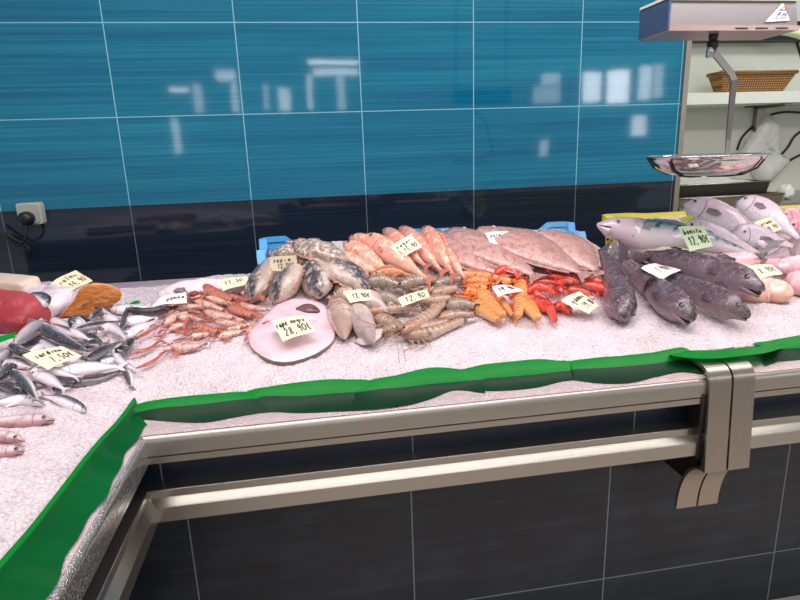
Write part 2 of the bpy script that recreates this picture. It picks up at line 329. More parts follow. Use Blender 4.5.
# skins
S = dict(
    sardine=flesh('sardine_skin', [(0, '#efe3ea'), (.42, '#f3e9ef'), (.56, '#b9b2bb'), (.68, '#5d5961'), (1, '#2c2d31')], rough=.22, coat=.5, speck='#8e8a92', var=.2),
    sardine_pale=flesh('sardine_belly_skin', [(0, '#f1dfe6'), (.5, '#f6ecf1'), (.75, '#d9d0d8'), (1, '#8d8890')], rough=.2, coat=.5, var=.12),
    sardine_dark=flesh('sardine_back_skin', [(0, '#9a939b'), (.3, '#67636b'), (.5, '#3c3b41'), (1, '#26292a')], rough=.2, coat=.5, mott='#6f6f6a', var=.2),
    whiting=flesh('whiting_skin', [(0, '#c4868a'), (.3, '#c99a9c'), (.5, '#dcc6ca'), (1, '#c7a9ae')], rough=.25, head=(.0, .16, '#b3787c', .6), mott='#a96e70', mlo=.55, mhi=.75),
    hake=flesh('hake_skin', [(0, '#a88e94'), (.3, '#856c74'), (.55, '#614d56'), (1, '#43343c')], rough=.25, mott='#8a7480', mscale=55, mlo=.5, mhi=.72, speck='#a8949c', var=.2, scales=260),
    bonito=flesh('bonito_skin', [(0, '#e9dcd9'), (.35, '#eadbe0'), (.52, '#c9c6cc'), (.66, '#8f9ca2'), (.8, '#4a626a'), (1, '#33505a')], rough=.2, coat=.6, head=(.2, .34, '#dfc3d0', .75), bars=(60, '#3f4a50', .75, .95, .5), var=.05),
    bream=flesh('bream_skin', [(0, '#faf0f4'), (.4, '#f9edf3'), (.62, '#ecd6e2'), (.8, '#d8c0ce'), (1, '#ad97a4')], rough=.18, coat=.6, speck='#a98fa4', scales=330, head=(.04, .26, '#dcc9d0', .5), var=.12),
    tailgrey=flesh('grey_tail_skin', [(0, '#d8c6cc'), (.5, '#b9a3a8'), (1, '#7e6b70')], rough=.25),
    mullet=flesh('mullet_skin', [(0, '#f4cabd'), (.35, '#f0ae9f'), (.6, '#e89484'), (1, '#d68874')], mott='#f2c8a2', mscale=50, mlo=.48, mhi=.62, rough=.25, coat=.4, speck='#f7d4c8', scales=300, head=(.08, .3, '#d89c8e', .5), var=.22),
    mulleto=flesh('mullet_orange_skin', [(0, '#dc9a64'), (.5, '#cf7f4c'), (1, '#a8633c')], mott='#8a6248', mscale=60, mlo=.52, mhi=.66, rough=.28, coat=.4),
    sole=flesh('sole_skin', [(0, '#b98a82'), (.3, '#c09690'), (.6, '#ad7f78'), (1, '#9c7570')], mott='#94695f', mscale=32, mlo=.46, mhi=.66, rough=.22, coat=.45, speck='#dcbcb4', var=.2, scales=300),
    langp=flesh('pale_langoustine_shell', [(0, '#efd2c6'), (.5, '#eabfae'), (.8, '#d99a84'), (1, '#c98470')], mott='#b05848', mscale=70, mlo=.5, mhi=.68, rough=.25, coat=.4, var=.3),
    langr=flesh('reddish_langoustine_shell', [(0, '#e6ac94'), (.5, '#cf7a62'), (1, '#a8483e')], mott='#8f3834', mscale=80, mlo=.52, mhi=.7, rough=.25, coat=.4, var=.2),
    lango=flesh('orange_langoustine_shell', [(0, '#f7c79c'), (.35, '#f5a45c'), (.7, '#ef8230'), (1, '#d96a22')], bars=(95, '#f6bd84', .5, .95, .1), rough=.25, coat=.5, head=(.1, .3, '#f0702c', .45), var=.15),
    clawo=flesh('orange_claw_shell', [(0, '#f9b070'), (.5, '#f58a34'), (1, '#ee6c24')], rough=.25, coat=.5, var=.2),
    shrimp=flesh('red_shrimp_shell', [(0, '#ee7a5e'), (.4, '#e2452f'), (.75, '#d02c1c'), (1, '#ae1c14')], bars=(75, '#ea6a52', .6, .95, .1), rough=.22, coat=.6, head=(.2, .36, '#d62c24', .7), var=.2),
    prawn=flesh('raw_prawn_shell', [(0, '#cdb2a2'), (.4, '#b5937c'), (.75, '#97785f'), (1, '#7d665a')], bars=(70, '#b59f90', .6, .95, .1), mott='#7a4f3c', mscale=70, mlo=.56, mhi=.7, rough=.22, coat=.5, head=(.15, .38, '#ad7a5c', .7), var=.35),
    prawng=flesh('grey_prawn_shell', [(0, '#c2b1a3'), (.4, '#a08e80'), (1, '#75675e')], bars=(70, '#ac9c8e', .6, .95, .1), mott='#6b5648', mscale=70, mlo=.55, mhi=.7, rough=.22, coat=.5, var=.25),
    cuttle=flesh('cuttlefish_skin', [(0, '#d9c3b4'), (.3, '#cbb3a3'), (.5, '#c4b0a4'), (.84, '#b8a498'), (.93, '#5d5a60'), (1, '#3a3a42')], mott='#e6d8cc', mscale=60, mlo=.5, mhi=.7, rough=.3, coat=.25, wob=.3, speck='#7d685c'),
    cuttleb=flesh('brown_cuttlefish_skin', [(0, '#c79a7c'), (.4, '#a98a76'), (.8, '#8a7668'), (1, '#9c8a7c')], mott='#d9cdc2', mscale=70, mlo=.48, mhi=.6, rough=.22, coat=.5, speck='#5d4a42'),
    arms=flesh('cuttlefish_arm_skin', [(0, '#c9ab9a'), (.5, '#b49482'), (1, '#967a6c')], mott='#7c5a50', rough=.25, coat=.5),
    squid=flesh('white_squid_skin', [(0, '#e3d3ce'), (.5, '#dccbc8'), (1, '#c2adaa')], mott='#b79a94', mscale=40, mlo=.56, mhi=.75, rough=.18, coat=.6, tail=(.6, .9, '#a78f8c')),
    squidb=flesh('brown_ended_squid_skin', [(0, '#e0cfc6'), (.5, '#d8c6be'), (1, '#bfa89e')], mott='#a5795e', mscale=75, mlo=.5, mhi=.66, rough=.2, coat=.6, tail=(.45, .6, '#b09080')),
    tuna=flesh('tuna_flesh', [(0, '#8e2630'), (.5, '#a8323a'), (1, '#b44a50')], mott='#c05a60', mscale=30, mlo=.5, mhi=.72, rough=.55, coat=.0),
    cream=flesh('cream_fish_flesh', [(0, '#e6c9b2'), (.5, '#efd9c4'), (1, '#f3e2d0')], rough=.35),
    white=flesh('white_fish_flesh', [(0, '#e9d3da'), (.5, '#efdfe6'), (1, '#f3e6ec')], mott='#e3c6cc', mscale=18, mlo=.5, mhi=.75, rough=.22, coat=.4, var=.05),
    salskin=flesh('salmon_skin', [(0, '#d9ccd4'), (.5, '#cabfca'), (1, '#9d96a2')], speck='#8c8794', rough=.25, coat=.4, var=.02),
    monk=flesh('monkfish_flesh', [(0, '#e2bfca'), (.5, '#eccfd8'), (1, '#f0dae2')], mott='#dfb4c0', mscale=14, mlo=.5, mhi=.75, rough=.22, coat=.5, var=.02),
    monkskin=flesh('monkfish_skin', [(0, '#4d3c36'), (.5, '#6d584e'), (1, '#8a746a')], rough=.4, var=.02),
    liver=flesh('dark_red_flesh', [(0, '#5a363c'), (.5, '#7a5058'), (1, '#8f6a70')], mott='#4d2a30', mscale=50, rough=.25, coat=.5, var=.02),
    pinkm=flesh('pink_fillet_flesh', [(0, '#e9b2b8'), (.5, '#efc0c8'), (1, '#f3ced6')], mott='#e39aa6', mscale=24, mlo=.5, mhi=.72, rough=.22, coat=.5, var=.1),
    peach=flesh('peach_fillet_flesh', [(0, '#e5b09c'), (.5, '#ebc2b0'), (1, '#f0d0c0')], mott='#d99a84', mscale=24, mlo=.54, mhi=.72, rough=.22, coat=.5, var=.05),
    pinkfish=flesh('pink_fish_skin', [(0, '#f0bcc4'), (.5, '#e99ca6'), (1, '#d77c86')], mott='#f3ccd0', mscale=40, rough=.22, coat=.5, scales=300),
    fin=flesh('fish_fin', [(0, '#a79a9c'), (.5, '#8c8082'), (1, '#6d6264')], rough=.35),
    finp=flesh('pink_fin', [(0, '#e8a898'), (.5, '#db8a7a'), (1, '#c87868')], rough=.35),
    finpale=flesh('pale_fin', [(0, '#e4d6da'), (.5, '#d3c4ca'), (1, '#b5a6ae')], rough=.35),
    finh=flesh('hake_fin', [(0, '#7a6a72'), (.5, '#5e5058'), (1, '#4a3e46')], rough=.35),
    finc=flesh('cuttlefish_fin', [(0, '#c6987a'), (.5, '#b58a70'), (1, '#a07c68')], bars=(120, '#7d5d4c', .5, .8, 0), rough=.3),
)
def mat_salmon():
    N = NT('salmon_cut_flesh'); a = N.n('ShaderNodeTexCoord').outputs['Object']
    mp = N.n('ShaderNodeMapping'); N.set(mp.inputs[0], a); mp.inputs['Scale'].default_value = (30, 30, 90); mp.inputs['Rotation'].default_value = (0, .5, 0)
    w = N.noise(1.6, 4, mp.outputs[0], .6, .6)
    c = N.ramp(w, [(.32, lin('#a9582a')), (.48, lin('#c4742f')), (.62, lin('#d6904e')), (.74, lin('#e8b98a'))])
    return N.out(c, .3, 0, .5, .25)
S['salmon'] = mat_salmon()

# ------------------------------------------------------------------ room
def room():
    b = MB(); b.box(-3.2, 2.135, WALL_Y, WALL_Y + .12, 0, 3.4); structure(b.build('wall_back', M['wall'], smooth=False))
    b = MB(); b.box(2.13, 6.0, 3.9, 4.0, 0, 3.4); structure(b.build('wall_niche', M['wallw'], smooth=False))
    b = MB(); b.box(6.0, 6.1, 3.0, 4.0, 0, 3.4); structure(b.build('wall_right', M['wallw'], smooth=False))
    b = MB(); b.box(2.02, 2.14, WALL_Y + .12, 3.9, 0, 3.4); structure(b.build('wall_inner', M['wallw'], smooth=False))
    b = MB(); b.box(-3.2, 6.1, -4.2, 4.0, -.05, 0); structure(b.build('floor', M['floor'], smooth=False))
    b = MB(); b.box(2.135, 2.165, WALL_Y - .012, WALL_Y + .12, 0, 3.4); structure(b.build('trim_1', plain('tile_edge_strip', '#9a9186', .35, .6), smooth=False))
    b = MB(); z = at_y(740, 42, 3.86).z; b.box(2.2, 5.9, 3.80, 3.899, z, z + .12); structure(b.build('trim_2', M['black'], smooth=False))
room()

# ------------------------------------------------------------------ counter
def sweepL(name, prof, mats, root, closed=True, x_end=2.75, y_end=.08, label=None):
    """profile (s inward, z) swept along the L of the two counter fronts, mitred at the inner corner"""
    b = MB(); n = len(prof)
    rings = [[V((x_end, YL + s, z)) for s, z in prof], [V((XL - s, YL + s, z)) for s, z in prof], [V((XL - s, y_end, z)) for s, z in prof]]
    vs = [p for r in rings for p in r]; fs = []; ms = []
    for i in range(2):
        for k in range(n if closed else n - 1):
            k2 = (k + 1) % n; fs.append((i * n + k, i * n + k2, (i + 1) * n + k2, (i + 1) * n + k)); ms.append(i)
    if closed: fs += [tuple(range(n)), tuple(2 * n + k for k in range(n))]; ms += [0, 1]
    b.add(vs, fs); b.m = ms
    o = b.build(name, mats, root, smooth=2)
    if label: o['label'] = label
    return o
ZB = Z0
def counter():
    root = thing('fish_counter', 'L-shaped steel edged fish counter with navy tiled base', 'counter', (1.2, 1.8, 0))
    st = [M['steel'], M['steel_y']]
    lip = [(.13, ZB - .585)] + [(.03, ZB - .576), (.018, ZB - .5775), (.008, ZB - .582), (.002, ZB - .589), (0, ZB - .598), (0, ZB - .6275), (.007, ZB - .629), (.007, ZB - .6305), (.002, ZB - .632), (.002, ZB - .647), (.13, ZB - .647)]
    sweepL('steel_edge', lip, [M['lipsteel'], M['wet']], root, label='wet steel edge with rounded lip')
    sweepL('wet_lip_top', [(.135, ZB - .5755), (.03, ZB - .5754), (.018, ZB - .5769), (.009, ZB - .5805)], [M['wetlip_reflect'], M['wetlip_reflect']], root, closed=False, label='wet top face of the steel edge, pink reflection painted in')
    rail = [(.075, ZB - .728), (.030, ZB - .726), (.022, ZB - .7235), (.020, ZB - .725), (.020, ZB - .7425), (.003, ZB - .7545), (0, ZB - .757), (0, ZB - .792), (.004, ZB - .796), (.2, ZB - .796), (.2, ZB - .77), (.075, ZB - .77)]
    sweepL('bumper_rail', rail, st, root)
    sweepL('upper_tile_band', [(.072, ZB - .64), (.072, ZB - .78), (.2, ZB - .78), (.2, ZB - .64)], [M['upper'], M['base1']], root)
    sweepL('tiled_base', [(.193, ZB - .79), (.193, 0), (.9, 0), (.9, ZB - .79)], [M['base0'], M['base1']], root)
    # tray floor under the ice and the raised back ledge
    b = MB(); b.box(XL - .13, 2.75, YL + .13, 2.36, ZB - .66, ZB - .60); b.box(-1.75, XL - .13, .08, 2.36, ZB - .66, ZB - .60)
    b.build('display_tray', M['steel'], root, smooth=False)
    b = MB(); zz = ZB - .462
    b.rings([[V((x, 2.292, zz)), V((x, 2.36, zz + .004)), V((x, 2.365, zz - .004)), V((x, 2.365, ZB - .66)), V((x, 2.292, ZB - .66))] for x in (-1.75, 2.75)])
    b.build('back_ledge', plain('ledge_steel_pink_reflection', '#b9a7ac', .3, .3), root, smooth=2)  # pink reflection put into the ledge steel's base colour
    # two flat straps that hook over the lip, and the curved foot below them
    for k, (a, c) in enumerate(((.968, 1.029), (1.035, 1.096))):
        b = MB(); top = ZB - .552; yo = 1.205
        pr = [(1.345, top - .012), (1.29, top)] + [(yo + .04 - .04 * math.sin(t), top - .04 + .04 * math.cos(t)) for t in [i * math.pi / 12 for i in range(7)]] + [(1.19, ZB - .832)]
        back = [(y + .008 if i > 1 else y, z - (.008 if i < 6 else 0)) for i, (y, z) in enumerate(pr)]
        lp = pr + back[::-1]
        b.rings([[V((x, y, z)) for y, z in lp] for x in (a, c)]); b.build('strap', M['steel_z'], root, smooth=2)
        b = MB(); cv = [(1.196, ZB - .80), (1.198, ZB - .832)] + [(1.198 + .087 * math.sin(t), ZB - .832 - .168 * (1 - math.cos(t))) for t in [i * math.pi / 2 / 12 for i in range(1, 13)]]
        lp = cv + [(y + .009, z + .002) for y, z in cv[::-1]]
        b.rings([[V((x, y, z)) for y, z in lp] for x in (a, c)]); b.build('curved_foot', M['steel_z'], root, smooth=2)
    b = MB(); b.box(.956, .966, 1.212, 1.26, ZB - .80, ZB - .62); b.build('strap_mount', M['darksteel'], root, smooth=False)
    b = MB(); b.box(1.01, 1.09, 1.30, 1.407, ZB - .93, ZB - .79); b.build('foot_block', M['darksteel'], root, smooth=False)
counter()

# ------------------------------------------------------------------ ice
def ice():
    b = MB()
    def z(x, y):
        q = V((x, y, 0)); a = noise.fractal(q * 16, 1, 2, 3) * .0045 + noise.noise(q * 75) * .0026 + noise.noise(q * 150) * .0022
        return H(x, y) + a
    XE = xe(YE)
    def grid(xs, ys, left=False):
        n = len(ys); mp = (lambda x, y: -1.74 + (x + 1.74) * (xe(y) + 1.74) / (XE + 1.74)) if left else (lambda x, y: x)
        vs = [(mp(x, y), y, z(mp(x, y), y)) for x in xs for y in ys]
        b.add(vs, [(i * n + j, (i + 1) * n + j, (i + 1) * n + j + 1, i * n + j + 1) for i in range(len(xs) - 1) for j in range(n - 1)])
    def lsp(a, c, n): return [a + (c - a) * i / (n - 1) for i in range(n)]
    fr_ = lsp(YE, 1.75, 110) + lsp(1.75, 2.29, 60)[1:]; lf_ = lsp(-1.74, -1.2, 40) + lsp(-1.2, XE, 170)[1:]
    grid(lsp(XE, 2.0, 600) + lsp(2.0, 2.74, 60)[1:], fr_); grid(lf_, lsp(.1, .6, 40) + lsp(.6, YE, 170)[1:], True); grid(lf_, fr_)
    # skirt down to the tray
    sk = [V((2.74, YE, 0))] + [V((x, YE, 0)) for x in lsp(2.7, XE, 60)] + [V((xe(y), y, 0)) for y in lsp(YE, .1, 30)]
    n = len(sk); b.add([(p.x, p.y, H(p.x, p.y)) for p in sk] + [(p.x, p.y, Z0 - .6) for p in sk], [(i, i + 1, n + i + 1, n + i) for i in range(n - 1)])
    o = b.build('crushed_ice', M['ice'], smooth=True)
    tag(o, 'bed of white crushed ice spread over the whole counter', 'ice', kind='stuff')
ice()

# ------------------------------------------------------------------ green plastic lining
def strip(name, label, rows, mats, group=None, cat='plastic sheet'):
    """rows: list of polylines (same length) from the ice edge down over the steel lip"""
    b = MB(); n = len(rows[0]); vs = [p for r in rows for p in r]
    for i in range(len(rows) - 1):
        mi = 0 if i < len(rows) - 2 or len(mats) == 1 else 1
        b.add([], [])
        b.f += []
    b.v = [V(p) for p in vs]; b.c = [(.5, .5, .5)] * len(vs)
    for i in range(len(rows) - 1):
        for k in range(n - 1):
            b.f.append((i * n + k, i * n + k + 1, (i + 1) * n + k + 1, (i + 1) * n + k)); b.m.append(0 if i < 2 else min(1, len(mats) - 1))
    o = b.build(name, mats, smooth=True); tag(o, label, cat, group); return o
def green_front(label, top, fold, low, lift=0.0, lowz=None, bright=False):
    t = [at_y(x, y, 1.326 - lift) for x, y in top]; n = 26
    f = [at_y(x, y, 1.316 - lift) for x, y in fold]; l = [at_z(x, y, (lowz or ZL + .002) + lift * .3) for x, y in low]
    t, f, l = spline(t, n), spline(f, n), spline(l, n)
    over = [V((p.x, p.y + .05, H(p.x, p.y + .05) - .012)) for p in t]
    m = [(a + c) / 2 + V((0, -.004, 0)) for a, c in zip(t, f)]
    for p in l: p.y = max(p.y, YL + .012); p.z = max(p.z, ZL + .002)
    for a, c in zip(f, l): a.z = max(a.z, c.z + .002)
    return strip('plastic_lining', label, [over, t, f, l], [M['green'], M['green'] if bright else M['green_shaded']])
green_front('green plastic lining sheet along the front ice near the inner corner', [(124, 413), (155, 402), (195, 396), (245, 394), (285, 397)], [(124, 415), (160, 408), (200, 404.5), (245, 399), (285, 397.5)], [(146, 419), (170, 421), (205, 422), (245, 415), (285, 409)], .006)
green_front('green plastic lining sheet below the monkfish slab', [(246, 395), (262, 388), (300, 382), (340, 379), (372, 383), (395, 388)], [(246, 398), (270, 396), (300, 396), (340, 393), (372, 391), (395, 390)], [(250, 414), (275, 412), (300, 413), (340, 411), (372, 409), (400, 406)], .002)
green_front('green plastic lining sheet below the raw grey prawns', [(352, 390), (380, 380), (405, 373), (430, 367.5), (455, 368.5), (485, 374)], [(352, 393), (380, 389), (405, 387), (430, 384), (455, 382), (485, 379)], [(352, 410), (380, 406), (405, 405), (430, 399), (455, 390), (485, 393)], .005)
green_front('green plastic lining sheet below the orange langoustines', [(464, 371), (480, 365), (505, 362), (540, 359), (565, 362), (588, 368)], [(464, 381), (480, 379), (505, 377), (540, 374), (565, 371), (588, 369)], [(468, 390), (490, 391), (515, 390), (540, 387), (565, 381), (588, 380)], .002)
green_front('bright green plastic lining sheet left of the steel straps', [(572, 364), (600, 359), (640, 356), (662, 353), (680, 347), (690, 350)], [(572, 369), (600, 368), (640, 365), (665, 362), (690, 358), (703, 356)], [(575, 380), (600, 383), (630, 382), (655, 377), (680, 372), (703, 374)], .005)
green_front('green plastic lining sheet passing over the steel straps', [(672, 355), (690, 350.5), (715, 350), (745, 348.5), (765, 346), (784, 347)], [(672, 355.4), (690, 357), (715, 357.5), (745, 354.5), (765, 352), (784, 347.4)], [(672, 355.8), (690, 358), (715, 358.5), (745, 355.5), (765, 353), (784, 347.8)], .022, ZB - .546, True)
_far = lambda y, z: [tuple(proj(V((x, y, ZB + z)))) for x in (1.55, 2.0, 2.7)]
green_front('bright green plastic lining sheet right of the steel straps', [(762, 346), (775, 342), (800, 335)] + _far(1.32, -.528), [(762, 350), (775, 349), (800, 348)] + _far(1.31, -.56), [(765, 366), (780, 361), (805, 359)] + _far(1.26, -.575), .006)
def green_side():
    top = [(134, 397), (129, 404), (118, 419), (100, 438), (80, 462), (60, 488), (30, 526), (0, 560), (-40, 606)]
    t = [at_z(x, y, ZL + .036) for x, y in top]; n = 44; t = spline(t, n)
    over = [V((p.x - .012, p.y, ZL + .012)) for p in t]
    f = [p + V((.005, -.002, -.007)) for p in t]
    l = []
    for i, p in enumerate(t):
        w = .004 * math.sin(i * .9) + .006 * math.sin(i * .37)
        l.append(V((XL - .012 + w * .7, min(p.y - .03, YL + .05), ZL + .003)))
    m = [V((a.x + (c.x - a.x) * .14, a.y + (c.y - a.y) * .14, c.z + (a.z - c.z) * .35 + .002 * math.sin(i * 1.3))) for i, (a, c) in enumerate(zip(f, l))]
    strip('plastic_lining', 'long dark green plastic lining along the left counter arm', [over, t, f, m, l], [M['green'], mat_sheet('green_plastic_shaded_arm', '#066a2e', '#04451c', .12, .3)])  # below the bright edge, a darker copy of the green with shade painted in
green_side()

# ------------------------------------------------------------------ crates
def rr_loop(x0, x1, y0, y1, r, z, n=6, raise_=0):
    out = []
    for cx, cy, a0 in ((x1 - r, y1 - r, 0), (x0 + r, y1 - r, 90), (x0 + r, y0 + r, 180), (x1 - r, y0 + r, 270)):
        for i in range(n):
            a = math.radians(a0 + 90 * i / (n - 1)); out.append(V((cx + r * math.cos(a), cy + r * math.sin(a), z + raise_)))
    # straight mid points, kept lower than the raised corners
    res = []
    for k in range(4):
        seg = out[k * n:(k + 1) * n]; nx = out[((k + 1) % 4) * n]; res += seg
        for t in (.08, .16, .5, .84, .92):
            p = seg[-1].lerp(nx, t); p.z = z + (raise_ if t in (.08, .92) else 0); res.append(p)
    return res
def crate(label, x0, x1, y0, y1, z0, z1, mat, up):
    root = thing('fish_crate', label, 'crate', ((x0 + x1) / 2, (y0 + y1) / 2, z0)); w = .012; r = .05
    b = MB(); 
    def L(d, z, u=0):
        q = rr_loop(x0 + d, x1 - d, y0 + d, y1 - d, max(r - d, .01), z, raise_=u)
        if z > z1 - .04:
            for p in q: p.z -= (.055 + u) * (1 - sst(y0, y0 + .09, p.y))
        return q
    b.rings([L(.02, z0), L(.008, z1 - .02, up), L(w + .008, z1 - .02, up), L(.02 + w, z0 + .012)], cap=False)
    n = len(L(0, 0)); b.f.append(tuple(range(n))); b.m.append(0); b.f.append(tuple(3 * n + k for k in range(n))); b.m.append(0)
    b.build('tray', mat, root, smooth=2)
    b = MB(); b.rings([L(.008, z1 - .03, up), L(-.004, z1 - .028, up), L(-.004, z1, up), L(.026, z1, up), L(.026, z1 - .018, up)], cap=False)
    b.build('rim', mat, root, smooth=2)
    for yy in (y1 - .10, y1 - .07):
        for zz in (z0 + .075, z0 + .105): b = MB(); b.ball((x0 + .010, yy, zz), .006, .006, .006, nu=8, nv=5); b.build('drain_hole', M['black'], root)
    return root
crate('blue plastic fish crate behind the cuttlefish', -.182, .47, 2.04, 2.31, Z0 - .475, Z0 - .338, M['blue'], .034)
crate('blue plastic fish crate behind the flat fish', .485, 1.095, 2.10, 2.31, Z0 - .475, Z0 - .338, plain('pale_blue_crate_plastic', '#6fb4e6', .38, var=.1), .03)
crate('yellow plastic fish crate under the bonito and breams', 1.235, 2.45, 2.06, 2.31, Z0 - .46, Z0 - .293, M['yellow'], .006)

# ------------------------------------------------------------------ fish
T_SLIM = [(0, .10, .08, .3), (.03, .38, .32, .55), (.09, .62, .58, .8), (.2, .86, .86, 1), (.36, 1, 1, 1), (.52, .94, .95, .95), (.68, .75, .74, .75), (.82, .48, .46, .5), (.92, .28, .26, .3), (1, .2, .2, .16)]
T_HAKE = [(0, .14, .10, .22), (.02, .30, .2, .42), (.06, .50, .36, .66), (.11, .70, .58, .84), (.18, .92, .86, 1), (.3, 1, 1, .95), (.5, .82, .82, .78), (.7, .6, .6, .55), (.86, .4, .4, .34), (1, .25, .25, .2)]
T_SQ = [(0, .45, .45, .5), (.06, .72, .72, .8), (.2, .95, .95, 1), (.42, 1, 1, 1), (.62, .82, .82, .84), (.8, .52, .52, .52), (.93, .22, .22, .2), (1, .05, .05, .05)]
T_BREAM = [(0, .12, .12, .3), (.03, .42, .34, .55), (.09, .74, .56, .8), (.18, .94, .8, 1), (.32, 1, 1, 1), (.5, .9, .92, .92), (.68, .66, .64, .7), (.84, .34, .32, .38), (.94, .2, .2, .2), (1, .2, .2, .14)]
T_BON = [(0, .06, .08, .2), (.03, .36, .34, .5), (.1, .70, .68, .85), (.2, .88, .88, 1), (.34, 1, 1, 1), (.5, .92, .9, .95), (.7, .6, .58, .65), (.88, .26, .24, .3), (1, .1, .1, .12)]
T_FLAT = [(0, .12, .12, .4), (.04, .42, .42, .8), (.12, .7, .7, 1), (.3, .96, .96, 1), (.45, 1, 1, 1), (.65, .82, .82, .9), (.84, .46, .46, .6), (.95, .18, .18, .3), (1, .14, .14, .2)]
T_LOB = [(0, .3, .3, .4), (.04, .62, .62, .7), (.15, .9, .9, .95), (.35, 1, 1, 1), (.6, .95, .95, 1), (.82, .75, .75, .8), (.95, .42, .42, .5), (1, .15, .15, .2)]
T_CUT = [(0, .2, .2, .4), (.05, .55, .55, .75), (.18, .9, .9, 1), (.4, 1, 1, 1), (.65, .92, .92, .95), (.85, .68, .68, .7), (.96, .36, .36, .4), (1, .1, .1, .15)]
def frames(pts, dorsal, roll, h, lift_fn, n):
    fixn = None
    if len(pts[0]) == 3 or isinstance(pts[0], V.__class__) or isinstance(pts[0], Vector): fixn = V((0, -.3, .95)).normalized()
    P2 = spline(pts if fixn else [V((x, y, 0)) for x, y in pts], n)
    W = P2 if fixn else [on_ice(p.x, p.y, h + lift_fn(i / (n - 1))) for i, p in enumerate(P2)]
    out = []
    for i in range(n):
        T = (W[min(i + 1, n - 1)] - W[max(i - 1, 0)]).normalized(); N_ = fixn or nrm(W[i])
        S_ = T.cross(N_).normalized(); N_ = S_.cross(T).normalized()
        s = proj(W[n // 2] + S_ * .01) - proj(W[n // 2])
        want = {'up': -s.y, 'down': s.y, 'left': -s.x, 'right': s.x}[dorsal]
        if want < 0: S_ = -S_
        out.append((W[i], T, S_, N_))
    res = []
    for c, T, S_, N_ in out:
        D = S_ * math.cos(roll) + N_ * math.sin(roll); L = N_ * math.cos(roll) - S_ * math.sin(roll)
        res.append((c, T, D, L, N_))
    return res
def loft(fr, prof, a, ratio, n=16, rnd=.5, sq=1.0, jag=0, cq=1.0):
    rings, cols = [], []; m = len(fr)
    for i, (c, T, D, L, N_) in enumerate(fr):
        u = i / (m - 1); up, dn, lat = interp(prof, u); r, q = [], []
        for k in range(n):
            t = 2 * math.pi * k / n; cs, sn = math.cos(t), math.sin(t)
            w_ = 1 + (jag * noise.fractal(V((u * 5 + rnd * 40, cs * 1.3, sn * 1.3)), 1, 2, 3) if jag else 0)
            r.append(c + D * a * w_ * (up if cs > 0 else dn) * math.copysign(abs(cs) ** cq, cs) + L * w_ * a * ratio * lat * math.copysign(abs(sn) ** sq, sn)); q.append((u, .5 + .5 * cs, rnd))
        rings.append(r); cols.append(q)
    return rings, cols
def fin_poly(b, pts, nrm_, th=.0012, col=None):
    pts = [V(p) for p in pts]; n = len(pts); o = nrm_ * th
    cs = [(.5, .35 + .3 * (i % 2), .5) for i in range(n)]
    b.add([p + o for p in pts] + [p - o for p in pts], [tuple(range(n)), tuple(range(2 * n - 1, n - 1, -1))] + [(i, (i + 1) % n, n + (i + 1) % n, n + i) for i in range(n)], cs + cs)
def half_h(pts, w, ratio, roll, dorsal, h):
    fr = frames(pts, dorsal, roll, h, lambda t: .01, 9); c, T, D, L, N_ = fr[4]
    p0 = proj(c); t2 = (proj(c + T * .01) - p0).normalized(); nn = V((-t2.y, t2.x))
    pd = abs((proj(c + D * .01) - p0).dot(nn)) * 100; pl = abs((proj(c + L * .01) - p0).dot(nn)) * 100
    return (w / 2) / math.sqrt(pd * pd + (ratio * pl) ** 2)
